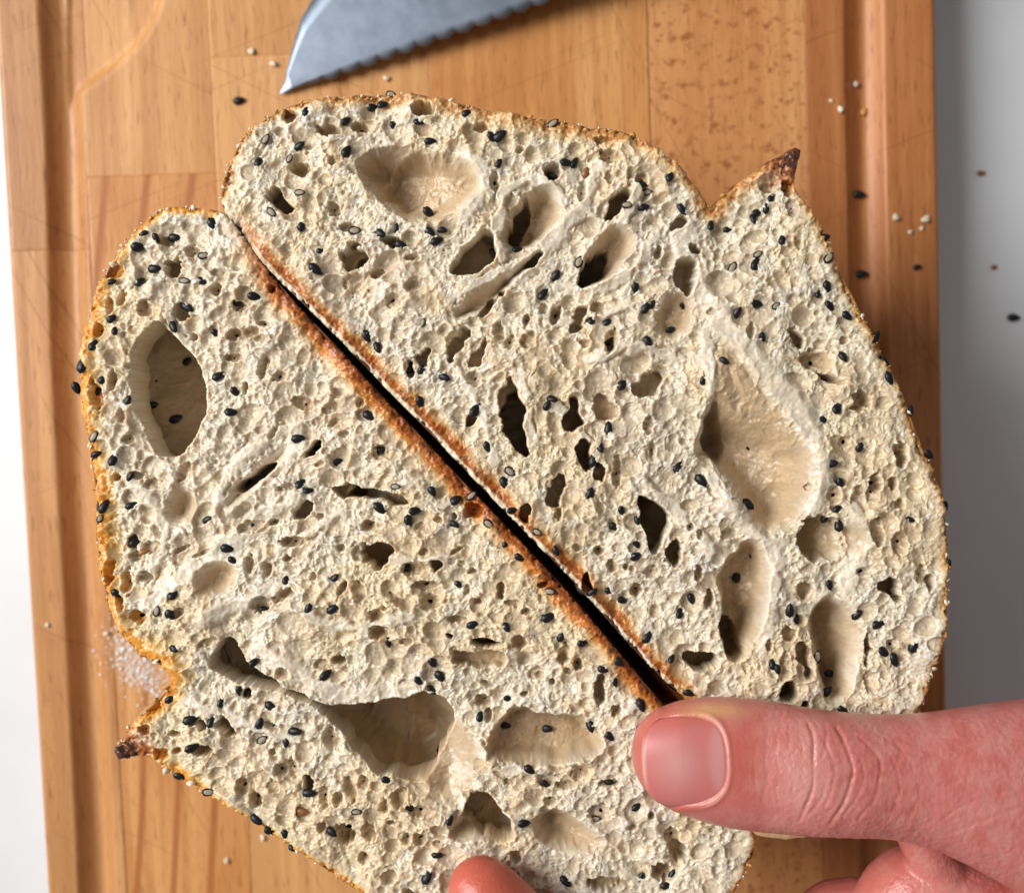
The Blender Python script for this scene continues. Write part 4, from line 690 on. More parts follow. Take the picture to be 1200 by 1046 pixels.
# ------------------------------------------------------------------ sesame seeds
def seed_mesh(name, seed, ring=False):
    r = np.random.default_rng(seed)
    L, Wd, T = 9.0, 5.4, 3.6
    ns, nr = 10, 7
    v = []; f = []
    for k in range(nr):
        t = -1 + 2 * k / (nr - 1)
        x = t * L
        w = max(0.03, math.sqrt(max(0, 1 - t * t))) * (1 - 0.30 * t) ** 0.9
        for j in range(ns):
            a = 2 * math.pi * j / ns
            z = math.sin(a) * T * w
            if ring: z = min(z, 0.6)
            v.append(((x + r.normal(0, .12)) / S, math.cos(a) * Wd * w / S, z / S))
    for k in range(nr - 1):
        for j in range(ns):
            f.append((k * ns + j, k * ns + (j + 1) % ns, (k + 1) * ns + (j + 1) % ns, (k + 1) * ns + j))
    if ring:
        m = 14; b0 = len(v)
        for sca, zz in ((0.70, 0.65), (0.66, 1.1), (0.30, 1.4)):
            for j in range(m):
                a = 2 * math.pi * j / m
                v.append((math.cos(a) * L * sca / S, math.sin(a) * Wd * sca * 0.95 / S, zz / S))
        for q in range(2):
            for j in range(m): f.append((b0 + q * m + j, b0 + q * m + (j + 1) % m, b0 + (q + 1) * m + (j + 1) % m, b0 + (q + 1) * m + j))
        n_core = 2 * m
        v.append((0, 0, 1.45 / S)); ctr = len(v) - 1
        for j in range(0, m): f.append((b0 + 2 * m + j, b0 + 2 * m + (j + 1) % m, ctr, ctr))
    me = bpy.data.meshes.new(name)
    me.from_pydata(v, [], [tuple(dict.fromkeys(q)) for q in f])
    me.polygons.foreach_set('use_smooth', np.ones(len(me.polygons), bool))
    return me

SM = []
for k in range(3):
    m_ = seed_mesh('sesame_seed', k); m_.materials.append(M_SEED); SM.append(m_)
RM = seed_mesh('cut_seed', 9, True); RM.materials.append(M_SEED); RM.materials.append(M_SEEDCORE)
RM.polygons.foreach_set('material_index', np.array([0 if p.index < 60 else 1 for p in RM.polygons], dtype=np.int32))
BSM = seed_mesh('brown_seed', 4); BSM.materials.append(M_SEEDBROWN)

def place_seeds(side, root, fld):
    h, u0, v0, s = fld[:4]
    done = []
    for e in SEEDS[side]:
        z, x, y = e[:3]; an = e[3] if len(e) > 3 and e[3] is not None else random.uniform(-90, 90); kd = e[4] if len(e) > 4 else 'k'
        (u, v), = zp(z, [(x, y)])
        if any(abs(u - a) + abs(v - b) < 7 for a, b in done): continue
        done.append((u, v))
        iu, iv = int(round(u - u0)), int(round(v - v0))
        ok = 0 <= iv < h.shape[0] and 0 <= iu < h.shape[1]
        on = ok and s[iv, iu] > 2
        hz = float(np.percentile(h[max(iv - 4, 0):iv + 5, max(iu - 4, 0):iu + 5], 70)) if on else -7.0
        k = (1360 - hz) / 1360 if hz < -10 else 1.0           # deep in a hole
        me = RM if kd == 'r' else BSM if kd == 'b' else random.choice(SM)
        o = bpy.data.objects.new('sesame_seed', me); link(o, root)
        o.location = ((600 + (u - 600) * k - 600) / S, (523 - (523 + (v - 523) * k)) / S, (hz + (random.uniform(-2.2, 0.7) if kd != 'r' else 0.9)) / S)
        sc_ = random.uniform(0.74, 1.08) * (0.9 if kd == 'r' else 1.0)
        o.scale = (sc_ * random.uniform(0.9, 1.08), sc_ * random.uniform(0.88, 1.05), sc_)
        tl = 0.16 if kd == 'r' else 0.4
        o.rotation_euler = (random.uniform(-tl, tl), random.uniform(-tl, tl), math.radians(an))

def blob_mesh(name, seed, lump=0.35, sub=2):
    import bmesh
    bm = bmesh.new(); bmesh.ops.create_icosphere(bm, subdivisions=sub, radius=1.0)
    r = np.random.default_rng(seed); D = r.standard_normal((5, 3)); ph = r.random(5) * 6
    for v in bm.verts:
        k = 1 + lump * sum(math.sin(float(np.dot(D[i], v.co)) * 2.2 + ph[i]) for i in range(5)) / 3
        v.co *= k
    me = bpy.data.meshes.new(name); bm.to_mesh(me); bm.free()
    me.polygons.foreach_set('use_smooth', np.ones(len(me.polygons), bool))
    return me

def rim_flakes(side, root, Q, nor, isgap, spots):
    """torn crumbs and blisters standing out along the rim of the crust, one loose mass"""
    r = np.random.default_rng(5 if side == 'R' else 6)
    base = blob_mesh('flake_base', 3, 0.5, 1)
    bv = np.array([v.co[:] for v in base.vertices]); bf = np.array([p.vertices[:] for p in base.polygons])
    for pale in (True, False):
        V, F = [], []
        for (ua, va, ub, vb, cnt, frac, size) in spots:
            ii = np.nonzero((Q[:, 0] >= ua) & (Q[:, 0] <= ub) & (Q[:, 1] >= va) & (Q[:, 1] <= vb) & ~isgap)[0]
            if len(ii) == 0: continue
            for _ in range(int(0.55 * cnt * (frac if pale else 1 - frac))):
                i = r.choice(ii)
                rr = size * min(2.2, 0.35 + r.exponential(0.45))
                p = Q[i] + nor[i] * r.uniform(-4.5, 2.0)
                R_ = np.linalg.qr(r.standard_normal((3, 3)))[0]
                w = (bv * np.array([1, r.uniform(.25, .8), r.uniform(.15, .5)]) * rr) @ R_
                w = w + np.array([p[0], p[1], r.uniform(-10, -3)])
                F.append(bf + len(bv) * len(V)); V.append(w)
        if not V: continue
        V = np.concatenate(V); F = np.concatenate(F)
        V = np.column_stack([(V[:, 0] - 600) / S, (523 - V[:, 1]) / S, V[:, 2] / S])
        o = obj('crust_flakes', mesh_np('crust_flakes', V, F), M_FLAKE if pale else M_TOASTY, root); o['kind'] = 'stuff'

half_r = link(bpy.data.objects.new('bread_half', None)); half_r.matrix_world = FACE
tag(half_r, 'larger seeded bread half with a charred pointed crust tip and brown top crust', 'bread', 'cut halves of one seeded loaf')
half_l = link(bpy.data.objects.new('bread_half', None)); half_l.matrix_world = FACE
tag(half_l, 'seeded bread half with golden crust and a large oval hole, fingertip and thumb on it', 'bread', 'cut halves of one seeded loaf')
fr = build_half('R', GAP_R, OUT_R, half_r)
fl = build_half('L', GAP_L, OUT_L, half_l)
place_seeds('R', half_r, fr); place_seeds('L', half_l, fl)
rim_flakes('R', half_r, fr[5], fr[6], fr[7], [(250, 100, 560, 260, 170, .45, 3.4), (560, 100, 840, 260, 160, .25, 2.6), (840, 165, 960, 250, 60, .2, 3.0), (960, 250, 1120, 850, 260, .45, 3.4)])
rim_flakes('L', half_l, fl[5], fl[6], fl[7], [(90, 235, 270, 420, 150, .7, 3.4), (85, 400, 130, 760, 50, .5, 3.0), (110, 700, 210, 800, 25, .3, 3.0), (120, 780, 210, 900, 70, .3, 3.2), (190, 880, 460, 1080, 170, .55, 3.0), (820, 900, 900, 1060, 40, .4, 3.0)])

# ------------------------------------------------------------------ knife lying on the board
M_STEEL, nt, b = mat('brushed_steel')
b.inputs['Metallic'].default_value = 1.0
tc = nd(nt, 'ShaderNodeTexCoord')
mp = nd(nt, 'ShaderNodeMapping'); mp.inputs['Scale'].default_value = (30, 900, 30); nt.links.new(tc.outputs['Object'], mp.inputs['Vector'])
n1 = nd(nt, 'ShaderNodeTexNoise', i_Scale=1.0, i_Detail=4.0); nt.links.new(mp.outputs[0], n1.inputs['Vector'])
n2 = nd(nt, 'ShaderNodeTexNoise', i_Scale=180.0, i_Detail=5.0, i_Roughness=0.65); nt.links.new(tc.outputs['Object'], n2.inputs['Vector'])
nt.links.new(ramp(nt, n2.outputs[0], [(0.3, (0.18, 0.215, 0.27)), (0.7, (0.25, 0.29, 0.355))]).outputs[0], b.inputs['Base Color'])
nt.links.new(ramp(nt, n2.outputs[0], [(0.3, 0.44), (0.7, 0.50)]).outputs[0], b.inputs['Roughness'])
bp = nd(nt, 'ShaderNodeBump', i_Strength=0.05, i_Distance=0.0001); nt.links.new(n1.outputs[0], bp.inputs['Height']); nt.links.new(bp.outputs[0], b.inputs['Normal'])
M_GRIP, nt, b = mat('black_handle')
b.inputs['Base Color'].default_value = (0.015, 0.015, 0.016, 1); b.inputs['Roughness'].default_value = 0.45

KT = at(328, 113, 0.0010)
ke = at(640, 0, 0.0075) - KT; ke.z = 0; ke.normalize()
kb = Vector((-ke.y, ke.x, 0))
rise = math.radians(4.6)
kx = (ke * math.cos(rise) + Vector((0, 0, math.sin(rise)))).normalized()
kz = kx.cross(kb).normalized()
KM = Matrix.Translation(KT) @ Matrix((kx, kb, kz)).transposed().to_4x4()
knife = link(bpy.data.objects.new('bread_knife', None)); knife.matrix_world = KM
tag(knife, 'grey serrated steel knife lying on the board at the top edge of the picture', 'knife')
def kl(u, v):
    p = KM.inverted() @ at(u, v, 0.003); return (p.x, p.y)
front = [(0.0, 0.0005)] + [kl(*p) for p in [(332, 94), (338, 70), (345, 44), (353, 20), (364, 2), (385, -28), (430, -60), (500, -84)]]
fa = np.array([p[0] for p in front]); fb = np.array([p[1] for p in front])
aa = np.concatenate([np.linspace(0, 0.02, 120)[:-1] ** 1.0, np.linspace(0.02, 0.185, 640)])
up = np.interp(aa, fa, fb); up = np.where(aa > fa[-1], fb[-1], up)
per = 0.0046
ph = ((aa - 0.004) / per) % 1.0
sc_amp = 0.00085 * smooth(aa, 0.006, 0.013)
lowe = -sc_amp * np.abs(np.cos(math.pi * ph)) ** 1.0 + 0.0004
up = np.maximum(up, lowe + 2e-4)
fr_ = [0, 0.005, 0.03, 0.06, 0.28, 0.5, 0.75, 0.99, 1.0]
th = [0.0003, 0.00045, 0.00085, 0.0009, 0.0009, 0.0009, 0.0009, 0.0009, 0.0004]
R_ = []
def row(f):
    return np.where(f < 0.01, lowe, 0.0004) * (1 - f) + up * f
for f, t in zip(fr_, th): R_.append(np.stack([aa, row(f), np.minimum(t, 0.0009) * np.clip((up - lowe) / 0.004, 0.1, 1)], 1))
for f, t in zip(fr_[::-1], th[::-1]): R_.append(np.stack([aa, row(f), -np.minimum(t, 0.0009) * np.clip((up - lowe) / 0.004, 0.1, 1)], 1))
n = len(aa); m = len(R_); V = np.concatenate(R_); i = np.arange(n - 1)
F = np.concatenate([np.stack([r_ * n + i, r_ * n + i + 1, ((r_ + 1) % m) * n + i + 1, ((r_ + 1) % m) * n + i], -1) for r_ in range(m)])
obj('blade', mesh_np('blade', V, F, False), M_STEEL, knife)
hs = np.linspace(0, 1, 24); HV = []; HF = []
for k, t in enumerate(hs):
    a_ = 0.180 + 0.115 * t; wy = 0.0125 * (1 - 0.25 * math.sin(t * 6.28)) * (0.55 if k in (0, 23) else 1); wz = 0.0085 * (0.55 if k in (0, 23) else 1)
    for j in range(20):
        q = 2 * math.pi * j / 20
        HV.append((a_, 0.015 + wy * math.copysign(abs(math.cos(q)) ** .7, math.cos(q)), wz * math.copysign(abs(math.sin(q)) ** .7, math.sin(q))))
for k in range(23):
    for j in range(20): HF.append((k * 20 + j, k * 20 + (j + 1) % 20, (k + 1) * 20 + (j + 1) % 20, (k + 1) * 20 + j))
me = bpy.data.meshes.new('handle'); me.from_pydata(HV, [], HF + [tuple(range(20))[::-1], tuple(range(23 * 20, 24 * 20))])
obj('handle', me, M_GRIP, knife)

# ------------------------------------------------------------------ hand
def superell(c, e): return np.sign(c) * np.abs(c) ** (2.0 / e)
TH = np.array([  # u, v top, v bottom, centre height, half height (photo pixels)
 (741, 872, 892, 33, 10), (744.5, 859, 906, 36, 20), (750, 849, 917, 39, 29), (759, 839.5, 928, 42, 36), (772, 830.5, 939, 45, 42), (795, 822, 951, 48, 46), (825, 817.5, 961, 50, 49), (855, 817, 968, 50, 50),
 (890, 820, 972, 50, 50), (925, 826, 974.5, 52, 53), (960, 832, 976.5, 54, 57), (995, 836, 978, 54, 57), (1030, 838, 979, 52, 55), (1065, 838, 984, 50, 55), (1100, 835, 996, 48, 58),
 (1140, 829, 1015, 44, 64), (1190, 822, 1044, 36, 72), (1250, 815, 1085, 22, 82), (1330, 815, 1135, 0, 95), (1430, 830, 1185, -30, 108), (1560, 850, 1230, -60, 115)], float)
us = np.concatenate([np.linspace(741, 775, 18)[:-1], np.linspace(775, 1560, 90)])
from functools import reduce
def interp_c(x, xp, fp):        # smooth monotone-ish interpolation
    y = np.interp(x, xp, fp); return y
ST = np.stack([interp_c(us, TH[:, 0], TH[:, k]) for k in range(1, 5)], 1)
def thumb_top(u, v):
    """height of the thumb's upper surface at a pixel"""
    vt, vb, hc, hh = (np.interp(u, TH[:, 0], TH[:, k]) for k in range(1, 5))
    x = np.clip(np.abs((v - (vt + vb) / 2) / ((vb - vt) / 2)), 0, 1)
    return hc + hh * (1 - x ** 2.3) ** (1 / 2.3)
HV, HF = [], []; off = 0
def add_grid(rings, cap=True):
    global off
    n = rings[0].shape[0]; V = np.concatenate(rings); HV.append(V)
    i = np.arange(n); j = (i + 1) % n
    for k in range(len(rings) - 1):
        HF.append(np.stack([off + k * n + i, off + k * n + j, off + (k + 1) * n + j, off + (k + 1) * n + i], -1))
    for base, flip in ((0, 1), (len(rings) - 1, 0)):       # close the ends with quads to a centre point
        cpt = V[base * n:(base + 1) * n].mean(0); HV.append(cpt[None]); ci = off + len(V) + (0 if base == 0 else 1)
        q = np.stack([off + base * n + i, off + base * n + j, np.full(n, ci), np.full(n, ci)], -1)
        CAPS.append((q[:, [1, 0, 2]] if flip else q[:, [0, 1, 2]]))
    off += len(V) + 2
CAPS = []
tq = np.linspace(0, 2 * math.pi, 48, endpoint=False)
rings = []
for u, (vt, vb, hc, hh) in zip(us, ST):
    vv = (vt + vb) / 2 - (vb - vt) / 2 * superell(np.cos(tq), 2.3)
    hv = hc + hh * superell(np.sin(tq), 2.3)
    rings.append(np.array([[600 + (u - 600) * (1360 - hc) / 1360, 523 + (v - 523) * (1360 - hc) / 1360, h] for v, h in zip(vv, hv)]))
add_grid(rings)
def chain(pts, step=0.14):
    P = []
    for a, b_ in zip(pts[:-1], pts[1:]):
        a, b_ = np.array(a, float), np.array(b_, float)
        L = np.linalg.norm(b_[:3] - a[:3]); m = max(2, int(L / (step * min(a[3], b_[3]))))
        for t in np.linspace(0, 1, m, endpoint=False): P.append(a + (b_ - a) * t)
    P.append(np.array(pts[-1], float))
    ph_ = np.linspace(0.06, math.pi - 0.06, 12)
    for u, v, h, r in P:
        k = (1360 - h) / 1360; cu, cv = 600 + (u - 600) * k, 523 + (v - 523) * k
        tt_ = np.linspace(0, 2 * math.pi, 24, endpoint=False)
        add_grid([np.stack([cu + r * math.sin(q) * np.cos(tt_), cv + r * math.sin(q) * np.sin(tt_), np.full(24, h + r * math.cos(q))], 1) for q in ph_])
def curve(pts, n=5):
    """Catmull-Rom through the joints so that fingers bend softly"""
    P = np.array(pts, float); P = np.vstack([2 * P[0] - P[1], P, 2 * P[-1] - P[-2]]); o = []
    for k in range(1, len(P) - 2):
        for t in np.linspace(0, 1, n, endpoint=False):
            a, b_, c, d = P[k - 1:k + 3]
            o.append(0.5 * (2 * b_ + (c - a) * t + (2 * a - 5 * b_ + 4 * c - d) * t * t + (3 * b_ - a - 3 * c + d) * t ** 3))
    o.append(P[-2]); return o
chain(curve([(1160, 1085, -30, 74), (1074, 1046, -26, 58), (1012, 1125, -45, 51), (900, 1200, -20, 50), (760, 1192, 20, 49), (650, 1128, 44, 46), (578, 1056, 40, 41), (563, 1041, 37, 37)]))
chain(curve([(1190, 1120, -90, 76), (1080, 1110, -95, 58), (984, 1081, -90, 53), (905, 1170, -115, 50), (830, 1235, -140, 45), (770, 1235, -150, 40)]))
chain(curve([(1210, 1160, -140, 70), (1020, 1160, -160, 52), (910, 1235, -200, 47), (840, 1250, -215, 40)]))
chain(curve([(1240, 1200, -190, 60), (1080, 1220, -220, 44), (980, 1275, -250, 39), (910, 1285, -260, 33)]))
chain([(1290, 1090, -60, 112), (1400, 1110, -80, 122), (1560, 1140, -95, 118), (1750, 1180, -100, 108)], 0.2)
chain([(1078, 975, 12, 28), (1092, 1008, 4, 28), (1118, 1046, -2, 28), (1150, 1085, -10, 34)])
chain([(892, 965, 13, 14), (920, 967, 13, 15), (945, 966, 13, 13)])
V = np.concatenate(HV)
V = np.column_stack([(V[:, 0] - 600) / S, (523 - V[:, 1]) / S, V[:, 2] / S])
tmp = bpy.data.meshes.new('tmp'); tmp.from_pydata(V.tolist(), [], np.concatenate(HF).tolist() + np.concatenate(CAPS).tolist())
to = link(bpy.data.objects.new('tmp', tmp))
rm = to.modifiers.new('r', 'REMESH'); rm.mode = 'VOXEL'; rm.voxel_size = 0.00028
bpy.context.view_layer.update()
hm = bpy.data.meshes.new_from_object(to.evaluated_get(bpy.context.evaluated_depsgraph_get()))
bpy.data.objects.remove(to); bpy.data.meshes.remove(tmp)
nv = len(hm.vertices); co = np.empty(nv * 3, np.float32); hm.vertices.foreach_get('co', co); co = co.reshape(-1, 3).astype(np.float64)
ed = np.empty(len(hm.edges) * 2, np.int32); hm.edges.foreach_get('vertices', ed); ed = ed.reshape(-1, 2)
deg = np.bincount(ed.ravel(), minlength=nv)[:, None].clip(1)
def lap(c):
    s_ = np.stack([np.bincount(ed[:, 0], c[ed[:, 1], k], nv) + np.bincount(ed[:, 1], c[ed[:, 0], k], nv) for k in range(3)], 1)
    return s_ / deg
for it in range(26): co = co + (0.5 if it % 2 == 0 else -0.47) * (lap(co) - co)
for it in range(8): co = co + 0.5 * (lap(co) - co)
hm.vertices.foreach_set('co', co.astype(np.float32).ravel()); hm.update()
no = np.empty(nv * 3, np.float32); hm.vertex_normals.foreach_get('vector', no); no = no.reshape(-1, 3).astype(np.float64)
hz = co[:, 2] * S; kk = 1360 / (1360 - hz)
au = (600 + (co[:, 0] * S) * kk).astype(np.float32); av = (523 - (co[:, 1] * S) * kk).astype(np.float32)
top = smooth(no[:, 2], 0.05, 0.4) * (hz > 5)
ii = np.nonzero((top > 0) & (au < 1260) & (au > 735))[0]
disp = np.zeros(nv)
Z4 = lambda pts: chaikin([(700 + x / 2.4, 760 + y / 2.4) for x, y in pts], 2, closed=False)
creases = [([(565, 480), (590, 430), (604, 380), (612, 320), (610, 260), (592, 212)], 3.2, 1.9), ([(655, 492), (690, 440), (712, 380), (719, 325), (704, 270), (672, 222)], 2.8, 2.0),
 ([(735, 480), (775, 430), (796, 370), (798, 320), (770, 275), (735, 245)], 1.6, 2.0), ([(640, 440), (660, 390), (672, 340), (655, 290), (640, 255)], 1.5, 1.5), ([(690, 470), (735, 410), (752, 350), (740, 300)], 1.5, 1.6),
 ([(585, 470), (625, 430), (640, 380)], 1.2, 1.4), ([(612, 320), (640, 300), (650, 250), (640, 215)], 1.2, 1.4), ([(520, 225), (500, 270), (510, 330), (500, 400), (515, 450)], 0.9, 1.3), ([(480, 240), (470, 300), (478, 370), (465, 430)], 0.9, 1.2),
 ([(545, 215), (535, 280), (555, 340), (545, 400), (560, 440)], 1.0, 1.3), ([(530, 300), (545, 360), (570, 400)], 0.9, 1.2), ([(500, 300), (520, 350), (530, 420)], 0.9, 1.2), ([(448, 260), (440, 320), (446, 390)], 0.7, 1.2), ([(565, 240), (580, 290), (575, 350), (560, 380)], 0.9, 1.2),
 ([(820, 490), (850, 430), (850, 360), (820, 300)], 0.9, 1.8), ([(870, 500), (905, 430), (900, 360), (870, 300), (830, 255)], 0.8, 2.0), ([(770, 225), (830, 270), (900, 300), (980, 310)], 0.7, 1.8), ([(930, 510), (990, 460), (1060, 420), (1140, 400)], 0.7, 2.0), ([(960, 390), (1030, 360), (1110, 350), (1200, 330)], 0.7, 2.0),
 ([(900, 260), (980, 250), (1060, 260), (1140, 240)], 0.6, 2.0), ([(1000, 520), (1080, 480), (1200, 440)], 0.7, 2.0), ([(1040, 300), (1100, 260), (1170, 200)], 0.6, 2.0), ([(1000, 220), (1060, 200), (1130, 165)], 0.7, 2.0)]
wx, wy = noise2((340, 560), 40, 81), noise2((340, 560), 40, 82); wa = noise2((340, 560), 40, 83)
gx = np.clip((au[ii] - 720).astype(int), 0, 559); gy = np.clip((av[ii] - 790).astype(int), 0, 339)
for pts, dp, wd in creases:
    d = seg_dist(au[ii] + 0.9 * wx[gy, gx].astype(np.float32), av[ii] + 0.9 * wy[gy, gx].astype(np.float32), Z4(pts), closed=False)
    wd = wd * 0.85; dp = dp * 0.6 * np.clip(1 + 0.25 * wa[gy, gx], 0.3, 1.5)
    disp[ii] -= dp * np.exp(-(d / wd) ** 2) - 0.18 * dp * np.exp(-((d - 4.5) / 3.0) ** 2)
# knuckle pad: soft swelling; nail bed and nail folds
kn = np.exp(-(((au[ii] - 945) / 42) ** 2) - ((av[ii] - 905) / 60) ** 2); disp[ii] += 3.2 * kn
def nail_f(u, v):
    a_ = -0.06; x = (u - 802.5); y = (v - 891.0)
    x, y = x * math.cos(a_) + y * math.sin(a_), y * math.cos(a_) - x * math.sin(a_)
    return (np.abs(x / 49.0) ** 2.8 + np.abs(y / 53.0) ** 2.8) ** (1 / 2.8)
f = nail_f(au[ii], av[ii])
disp[ii] += -4.0 * (1 - smooth(f, 0.95, 1.03)) + 0.9 * np.exp(-((f - 1.08) / 0.05) ** 2) * (0.3 + 0.7 * smooth(au[ii], 770, 800))
rs = np.random.default_rng(3)
fn = noise2((340, 560), 7, 71); fn2 = noise2((340, 560), 3.0, 72)
gx = np.clip((au[ii] - 720).astype(int), 0, 559); gy = np.clip((av[ii] - 790).astype(int), 0, 339)
disp[ii] += (0.16 * fn[gy, gx] + 0.16 * fn2[gy, gx]) * smooth(au[ii], 850, 930) * (f > 1.1)
co = co + no * (disp * (0.35 + 0.65 * smooth(no[:, 2], 0.05, 0.5)) / S)[:, None]
hm.vertices.foreach_set('co', co.astype(np.float32).ravel())
# skin tone: pink, redder round the nail and on the fingertip, paler where it is pressed
c = np.tile(np.array([0.57, 0.185, 0.16]), (nv, 1))
def bl3(k, col):
    global c
    c = c + (np.array(col) - c) * np.clip(k, 0, 1)[:, None]
nn = noise2((400, 600), 24, 77); gx = np.clip((au - 700).astype(int) % 600, 0, 599); gy = np.clip((av - 700).astype(int) % 400, 0, 399)
n9 = noise2((400, 600), 8, 78)
bl3(0.5 * smooth(nn[gy, gx] + 0.35 * n9[gy, gx], 0.0, 1.4), (0.50, 0.120, 0.095))
bl3(0.4 * smooth(-nn[gy, gx] + 0.35 * n9[gy, gx], 0.1, 1.5), (0.58, 0.27, 0.215))
fu = nail_f(au, av); onth = (av < 985) & (av > 800) & (au < 1000)
bl3(0.75 * onth * np.exp(-(((au - 872) / 22) ** 2) - ((av - 880) / 45) ** 2), (0.50, 0.10, 0.07))
bl3(0.7 * onth * (1 - smooth(fu, 1.05, 1.35)), (0.52, 0.125, 0.09))
bl3(0.5 * onth * np.exp(-((fu - 1.055) / 0.03) ** 2) * smooth(au, 815, 835), (0.66, 0.43, 0.37))
bl3(0.75 * onth * np.exp(-(((au - 835) / 34) ** 2) - ((av - 832) / 9) ** 2), (0.66, 0.40, 0.17))
bl3(0.6 * onth * np.exp(-(((au - 945) / 40) ** 2) - ((av - 910) / 50) ** 2), (0.58, 0.29, 0.25))
bl3(0.9 * smooth(av, 971, 977) * smooth(985 - av, 0, 2) * smooth(au, 880, 890) * smooth(952 - au, 0, 8) * (hz < 40), (0.72, 0.50, 0.26))
bl3(0.85 * (au < 720) * (av < 1140) * 1.0, (0.54, 0.105, 0.06))
bl3(0.5 * (au > 930) * (av > 985) * (au < 1060), (0.50, 0.13, 0.10))
set_col(hm, c)
hm.polygons.foreach_set('use_smooth', np.ones(len(hm.polygons), bool)); hm.update()
hm.materials.clear()
M_SKIN, nt, b = tint_mat('skin', 0.34, 0.5, 0.3, (1.0, 0.35, 0.2), 0.0016)
tc = nd(nt, 'ShaderNodeTexCoord')
v1 = nd(nt, 'ShaderNodeTexVoronoi', feature='DISTANCE_TO_EDGE', i_Scale=1300.0); nt.links.new(tc.outputs['Object'], v1.inputs['Vector'])
q = nd(nt, 'ShaderNodeMapping'); q.inputs['Scale'].default_value = (1.0, 0.28, 1.0); nt.links.new(tc.outputs['Object'], q.inputs['Vector'])
v2 = nd(nt, 'ShaderNodeTexNoise', i_Scale=1900.0, i_Detail=4.0, i_Roughness=0.65); nt.links.new(q.outputs[0], v2.inputs['Vector'])
r1 = ramp(nt, v1.outputs[0], [(0.0, 0.0), (0.25, 1.0)])
bp = nd(nt, 'ShaderNodeBump', i_Strength=0.10, i_Distance=0.0002); nt.links.new(r1.outputs[0], bp.inputs['Height'])
bp2 = nd(nt, 'ShaderNodeBump', i_Strength=0.38, i_Distance=0.00025); nt.links.new(v2.outputs[0], bp2.inputs['Height']); nt.links.new(bp.outputs[0], bp2.inputs['Normal'])
nt.links.new(bp2.outputs[0], b.inputs['Normal'])
hand = obj('hand', hm, M_SKIN); hand.matrix_world = FACE
tag(hand, 'pink hand gripping the bread, thumb with short nail across both halves', 'hand')
# thumbnail: a thin curved plate
M_NAIL, nt, b = tint_mat('nail', 0.38, 0.42, 0.4, (1.0, 0.4, 0.3), 0.0012)
gu, gv = np.meshgrid(np.linspace(-1, 1, 60), np.linspace(-1, 1, 60))
mx = np.maximum(np.abs(gu), np.abs(gv)); ln = (np.abs(gu) ** 2.8 + np.abs(gv) ** 2.8) ** (1 / 2.8) + 1e-9
du, dv = gu * mx / ln, gv * mx / ln
a_ = -0.06
xu = du * 50.5; yv = dv * 54.5
nu = 802.5 + xu * math.cos(a_) - yv * math.sin(a_); nvv = 891.0 + xu * math.sin(a_) + yv * math.cos(a_)
hq = np.full(nu.shape, 95.0)
for _ in range(8):
    mu, mv = 600 + (nu - 600) * (1360 - hq) / 1312.0, 523 + (nvv - 523) * (1360 - hq) / 1312.0
    hq = 0.5 * hq + 0.5 * np.maximum(thumb_top(800.0 + (mu - 800) * 0.55, mv), 60)
hN = hq - 2.0 - 0.0016 * (nu - 815) ** 2 * (nu < 815) + 1.6 - 3.0 * smooth(mx, 0.94, 1.0) - 2.0 * np.abs(dv) ** 3
k = (1360 - hN) / 1360
NV = np.stack([(nu - 600) * k / S, (523 - nvv) * k / S, hN / S], -1).reshape(-1, 3)
idx = np.arange(3600).reshape(60, 60)
q = np.stack([idx[1:, :-1], idx[1:, 1:], idx[:-1, 1:], idx[:-1, :-1]], -1).reshape(-1, 4)
me = mesh_np('fingernail', NV, q)
nc = np.tile(np.array([0.54, 0.16, 0.15]), (3600, 1)); fu = du.ravel(); fv = dv.ravel()
def mixc(k, col):
    global nc
    nc = nc + (np.array(col) - nc) * np.clip(k, 0, 1)[:, None]
mixc(0.6 * np.exp(-((fu + 0.15) / 0.5) ** 2 - ((fv - 0.1) / 0.5) ** 2), (0.58, 0.32, 0.30))  # pale gloss painted into the middle of the nail
mixc(0.5 * smooth(fu - 0.3 * fv ** 2, 0.42, 0.70), (0.60, 0.33, 0.31))
mixc(0.7 * smooth(-fu, 0.86, 0.97), (0.64, 0.40, 0.34))
mixc(0.6 * smooth(-fv, 0.6, 0.95), (0.52, 0.12, 0.08))
set_col(me, nc)
sol = obj('fingernail', me, M_NAIL, hand)
sm_ = sol.modifiers.new('plate', 'SOLIDIFY'); sm_.thickness = 0.0004; sm_.offset = -1

# ------------------------------------------------------------------ loose seeds, crumbs and flour
def bz(u, v):
    x, y = bl(u, v); return float(board_h(np.array([[x]]), np.array([[y]]))[0, 0])
def drop(name, me, u, v, z, scl, label, cat, group, rot=None):
    o = link(bpy.data.objects.new(name, me)); p = at(u, v, z)
    o.location = p; o.scale = scl; o.rotation_euler = (random.uniform(-.15, .15), random.uniform(-.15, .15), random.uniform(0, 6.28) if rot is None else rot)
    return tag(o, label, cat, group)
zS = 0.0005
for (u, v, where, r_) in [(280, 118, 'lone black sesame seed on pale wood beside the knife point', 0.2), (1007, 228, 'black sesame seed in the upper part of the dark juice groove', 0.0), (1010, 321, 'black sesame seed in the juice groove close to the bread crust', 0.1), (1075, 313, 'small black sesame seed on the reddish edge plank', 0.3)]:
    drop('loose_seed', SM[0], u, v, bz(u, v) + zS, (1.15, 1.15, 1.15) if u != 1075 else (0.8, 0.8, 0.8), where, 'seed', 'loose seeds', r_)
drop('loose_seed', SM[1], 1188, 372, -BT + zS, (1.25, 1.2, 1.1), 'black sesame seed lying on the white table', 'seed', 'loose seeds', 0.0)
